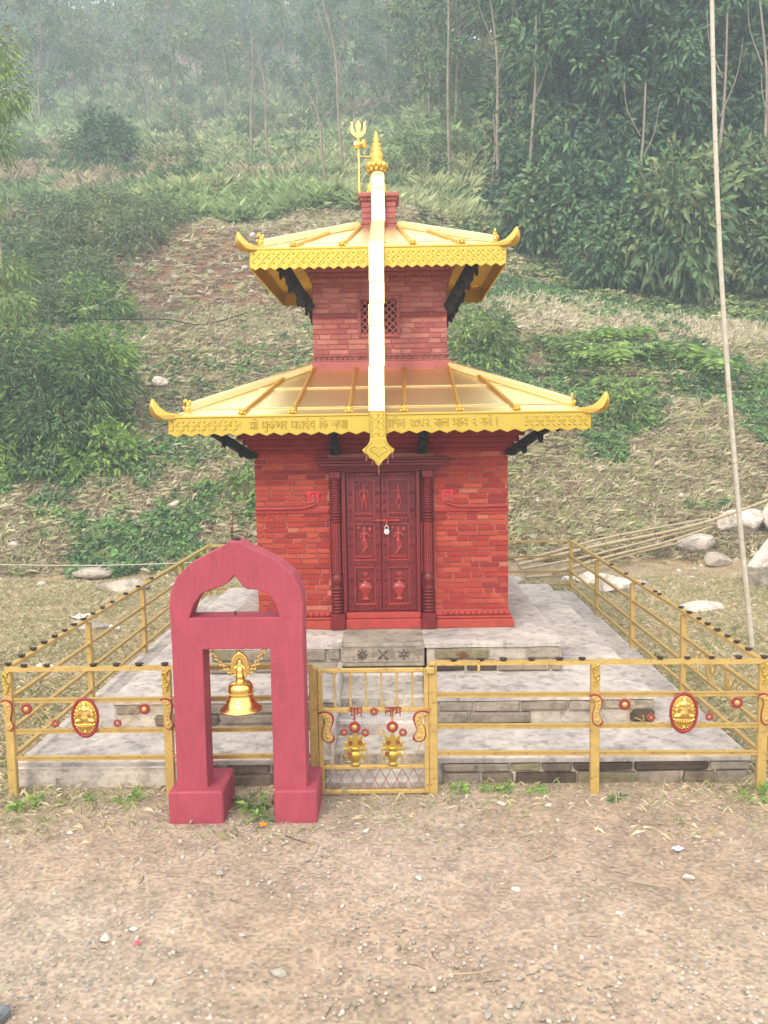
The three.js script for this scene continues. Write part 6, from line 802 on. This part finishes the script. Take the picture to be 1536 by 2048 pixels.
{ // bamboo
  function pole(label, pts, r0, r1, mat, node = 0.45) { const t = thing('bamboo_pole', label, 'bamboo pole', [pts[0][0], pts[0][1], pts[0][2]]), q = pts.map((p) => [p[0] - pts[0][0], p[1] - pts[0][1], p[2] - pts[0][2]]), c = curve(q), L = c.getLength(), ns = []; mesh('culm', [taper(q, r0, r1, 10, 24)], mat, t); for (let s = node * 0.6; s < L; s += node) { const u = s / L, p = c.getPointAt(u), r = lerp(r0, r1, u), g = new THREE.TorusGeometry(r * 1.02, r * 0.14, 6, 12); g.applyQuaternion(new THREE.Quaternion().setFromUnitVectors(V(0, 0, 1), c.getTangentAt(u))); ns.push(g.translate(p.x, p.y, p.z)); } mesh('node', ns, mat === bamboo ? clay : bamboo, t); return t; }
  pole('tall bleached bamboo pole standing upright on the right, outside the railing', [[4.45, -0.1, -10.55], [4.16, 2.2, -10.5], [3.89, 4.9, -10.45], [3.72, 7.7, -10.4], [3.62, 10.5, -10.3]], 0.034, 0.021, bambooPale, 0.95);
  pole('long dry bamboo pole topmost of the pile, rising over the boulders', [[2.27, 0.24, -16.0], [3.74, 0.52, -16.3], [6.01, 0.95, -16.55], [8.6, 1.85, -16.8]], 0.036, 0.026, bamboo, 0.5);
  pole('dry bamboo pole, second in the pile behind the right railing', [[2.22, 0.3, -16.15], [2.94, 0.4, -16.4], [4.0, 0.62, -16.7], [6.1, 0.95, -17.0]], 0.03, 0.022, bamboo, 0.5);
  pole('dry bamboo pole, third in the pile behind the right railing', [[2.31, 0.18, -15.85], [3.42, 0.33, -16.1], [4.87, 0.62, -16.4], [6.2, 0.9, -16.65]], 0.028, 0.02, bamboo, 0.5);
  pole('dry bamboo pole, fourth in the pile behind the right railing', [[2.88, 0.12, -15.75], [4.0, 0.38, -16.0], [5.17, 0.6, -16.3], [6.1, 0.86, -16.5]], 0.03, 0.02, bamboo, 0.5);
  pole('short dry bamboo pole lowest in the pile behind the right railing', [[2.36, 0.06, -15.65], [3.23, 0.1, -15.85], [4.28, 0.36, -16.1], [5.5, 0.58, -16.4]], 0.028, 0.02, bamboo, 0.5);
  const cable = mesh('cable', [tube([[-14, 8.0, -27], [-11.6, 6.55, -25.4], [-8.6, 6.15, -24.8], [-6.6, 6.12, -24.9], [-5.6, 5.95, -24.9], [-4.4, 6.3, -25.3]], 0.016, 50, 5)], darkWood); tag(cable, 'thin dark cable sagging across the left slope above the thicket', 'cable');
  const rope = mesh('rope', [tube([[-9, 0.32, -16.6], [-6, 0.26, -16.5], [-3.1, 0.33, -16.4]], 0.011, 20, 5)], bambooPale); tag(rope, 'pale rope stretched low across the grass on the left', 'rope');
  const log = mesh('log', [taper([[0, 0, 0], [0.5, 0.14, 0], [1.15, 0.42, 0]], 0.05, 0.03, 8), taper([[0.9, 0.3, 0], [1.3, 0.75, 0], [1.6, 1.0, 0]], 0.018, 0.008, 5)], bambooPale); log.position.set(-9.2, 6.5, -25.4); tag(log, 'bare white log leaning above the left thicket', 'log');
}
{ // weeds and finds at the foot of the platform
  const weed = (seed, r, cols) => new Leafage(seed).crown({ c: [0, 0.03, 0], r: [r, r * 0.45, r * 0.7], clusters: 9, per: 7, len: r * 0.7, wid: r * 0.22, cols, droop: 0.1, inner: 0.1, spread: r * 0.25, curl: 0.3 }).geo();
  [[-2.83, 6.15, 0.11, 'green weed by the left corner post of the front railing', 0], [-2.42, 6.3, 0.06, 'small green weed in front of the cement wall, left', 0], [-2.05, 6.22, 0.1, 'grassy green weed beside the left foot of the pink arch', 0], [-1.1, 6.15, 0.15, 'green weed between the two feet of the pink arch', 1], [-1.0, 5.92, 0.08, 'small green weed by the right foot of the pink arch', 1], [0.46, 6.38, 0.08, 'green weed at the stone wall just right of the gate', 0], [0.68, 6.4, 0.07, 'green weed at the stone wall, second right of the gate', 0], [0.84, 6.38, 0.08, 'green weed at the stone wall, third right of the gate', 0], [1.02, 6.36, 0.08, 'green weed at the stone wall, left of the middle post', 0], [2.72, 6.2, 0.1, 'green weed at the right corner post of the railing', 0], [1.62, 6.2, 0.06, 'small green weed right of the middle post', 1]]
    .forEach(([x, d, r, l, k], i) => { const t = thing('weed', l, 'weed', [x, 0, -d]); mesh('leaves', weed(700 + i, r, k ? [...GREEN.mid, ...GREEN.bright] : GREEN.bright), leaves, t); });
  const fl = thing('marigold', 'orange marigold blossom lying by the right foot of the pink arch', 'flower', [-0.99, 0.012, -5.82]), pet = []; for (let k = 0; k < 16; k++) pet.push(ball(0.01, 0.016 * Math.cos(k * 0.9) * (k % 3 + 1) * 0.5, 0.006 + 0.003 * (k % 3), 0.016 * Math.sin(k * 0.9) * (k % 3 + 1) * 0.5, 1, 0.5, 1, 6, 5)); mesh('petals', pet, std({ name: 'orange petals', color: lin(0.7, 0.22, 0.02), roughness: 0.8 }), fl);
  const crumple = (n, seed, a, b) => { const g = new THREE.PlaneGeometry(a, b, 8, 8), p = g.attributes.position; for (let i = 0; i < p.count; i++) p.setZ(i, a * 0.35 * (fbm(p.getX(i) * 9 / a * 0.4 + seed, p.getY(i) * 4 / a, seed, 3) - 0.4)); g.rotateX(-Math.PI / 2); g.computeVertexNormals(); return boxUV(g); };
  const find = (name, label, x, d, w, l, col, seed, turn) => { const m = mesh(name, crumple(name, seed, w, l), std({ name: 'thin plastic film', color: lin(...col), roughness: 0.5, side: THREE.DoubleSide })); m.position.set(x, 0.012, -d); m.rotation.y = turn; tag(m, label, 'litter'); };
  find('wrapper', 'scrap of blue-white plastic on the ground, right', 1.83, 5.44, 0.07, 0.05, [0.5, 0.6, 0.72], 1, 0.5); find('petal', 'dark pink petal on the ground, lower left', -1.468, 4.425, 0.04, 0.03, [0.45, 0.08, 0.12], 2, 1); find('bag', 'white crumpled bag on the grass outside the left railing', -4.35, 10.0, 0.3, 0.2, [0.75, 0.74, 0.7], 3, 0.4); find('paper', 'white paper scrap on the grass behind the left railing posts', -4.9, 12.9, 0.36, 0.25, [0.72, 0.69, 0.63], 4, 0.9);
  const bt = thing('bottle', 'small white plastic bottle lying on the grass behind the left railing', 'bottle', [-4.03, 0.04, -11.95]); mesh('body', [T(lathe([[0.001, 0], [0.034, 0], [0.036, 0.01], [0.036, 0.13], [0.014, 0.17], [0.014, 0.185], [0.001, 0.186]], 16), 0, 0, 0, 0, 0, 1.2)], std({ name: 'white plastic', color: lin(0.8, 0.82, 0.8), roughness: 0.3 }), bt); mesh('cap', [T(new THREE.CylinderGeometry(0.017, 0.017, 0.02, 12), -0.182, 0.07, 0, 0, 0, 1.2)], std({ name: 'blue plastic', color: lin(0.1, 0.25, 0.5), roughness: 0.4 }), bt); bt.rotation.y = 0.9;
  [[-2.25, 5.1, 0.22, 0.15, 'dry stick lying at the left side of the yard'], [0.95, 5.35, 0.2, 0.6, 'thin dry stick on the ground right of the middle'], [-0.72, 5.6, 0.22, -0.6, 'dark twig lying in front of the right foot of the arch'], [-0.05, 4.45, 0.22, 2.1, 'dry stalk in the foreground, right of the pointed slab'], [0.35, 4.15, 0.2, 0.1, 'dry twig at the bottom of the yard'], [1.5, 5.0, 0.25, -0.4, 'dry stalk on the right of the yard']].forEach(([x, d, l, a, lab], i) => { const m = mesh('stick', [taper([[-l / 2, 0.008, 0], [0, 0.014, 0.012], [l / 2, 0.007, -0.01]], 0.006, 0.003, 5)], i === 2 ? barkDark : bamboo); m.position.set(x, 0.004, -d); m.rotation.y = a; tag(m, lab, 'stick'); });
  const sl = mesh('slab', [cbox(0.3, 0.07, 0.16, 0, 0, 0, 0.02)], std({ name: 'blue-grey slate', color: lin(0.2, 0.22, 0.25), roughness: 0.8, map: concreteTex })); sl.position.set(-2.07, 0.02, -3.82); sl.rotation.y = -0.15; tag(sl, 'smooth blue-grey slab at the bottom left corner', 'slab');
}
renderer.render(scene, camera);
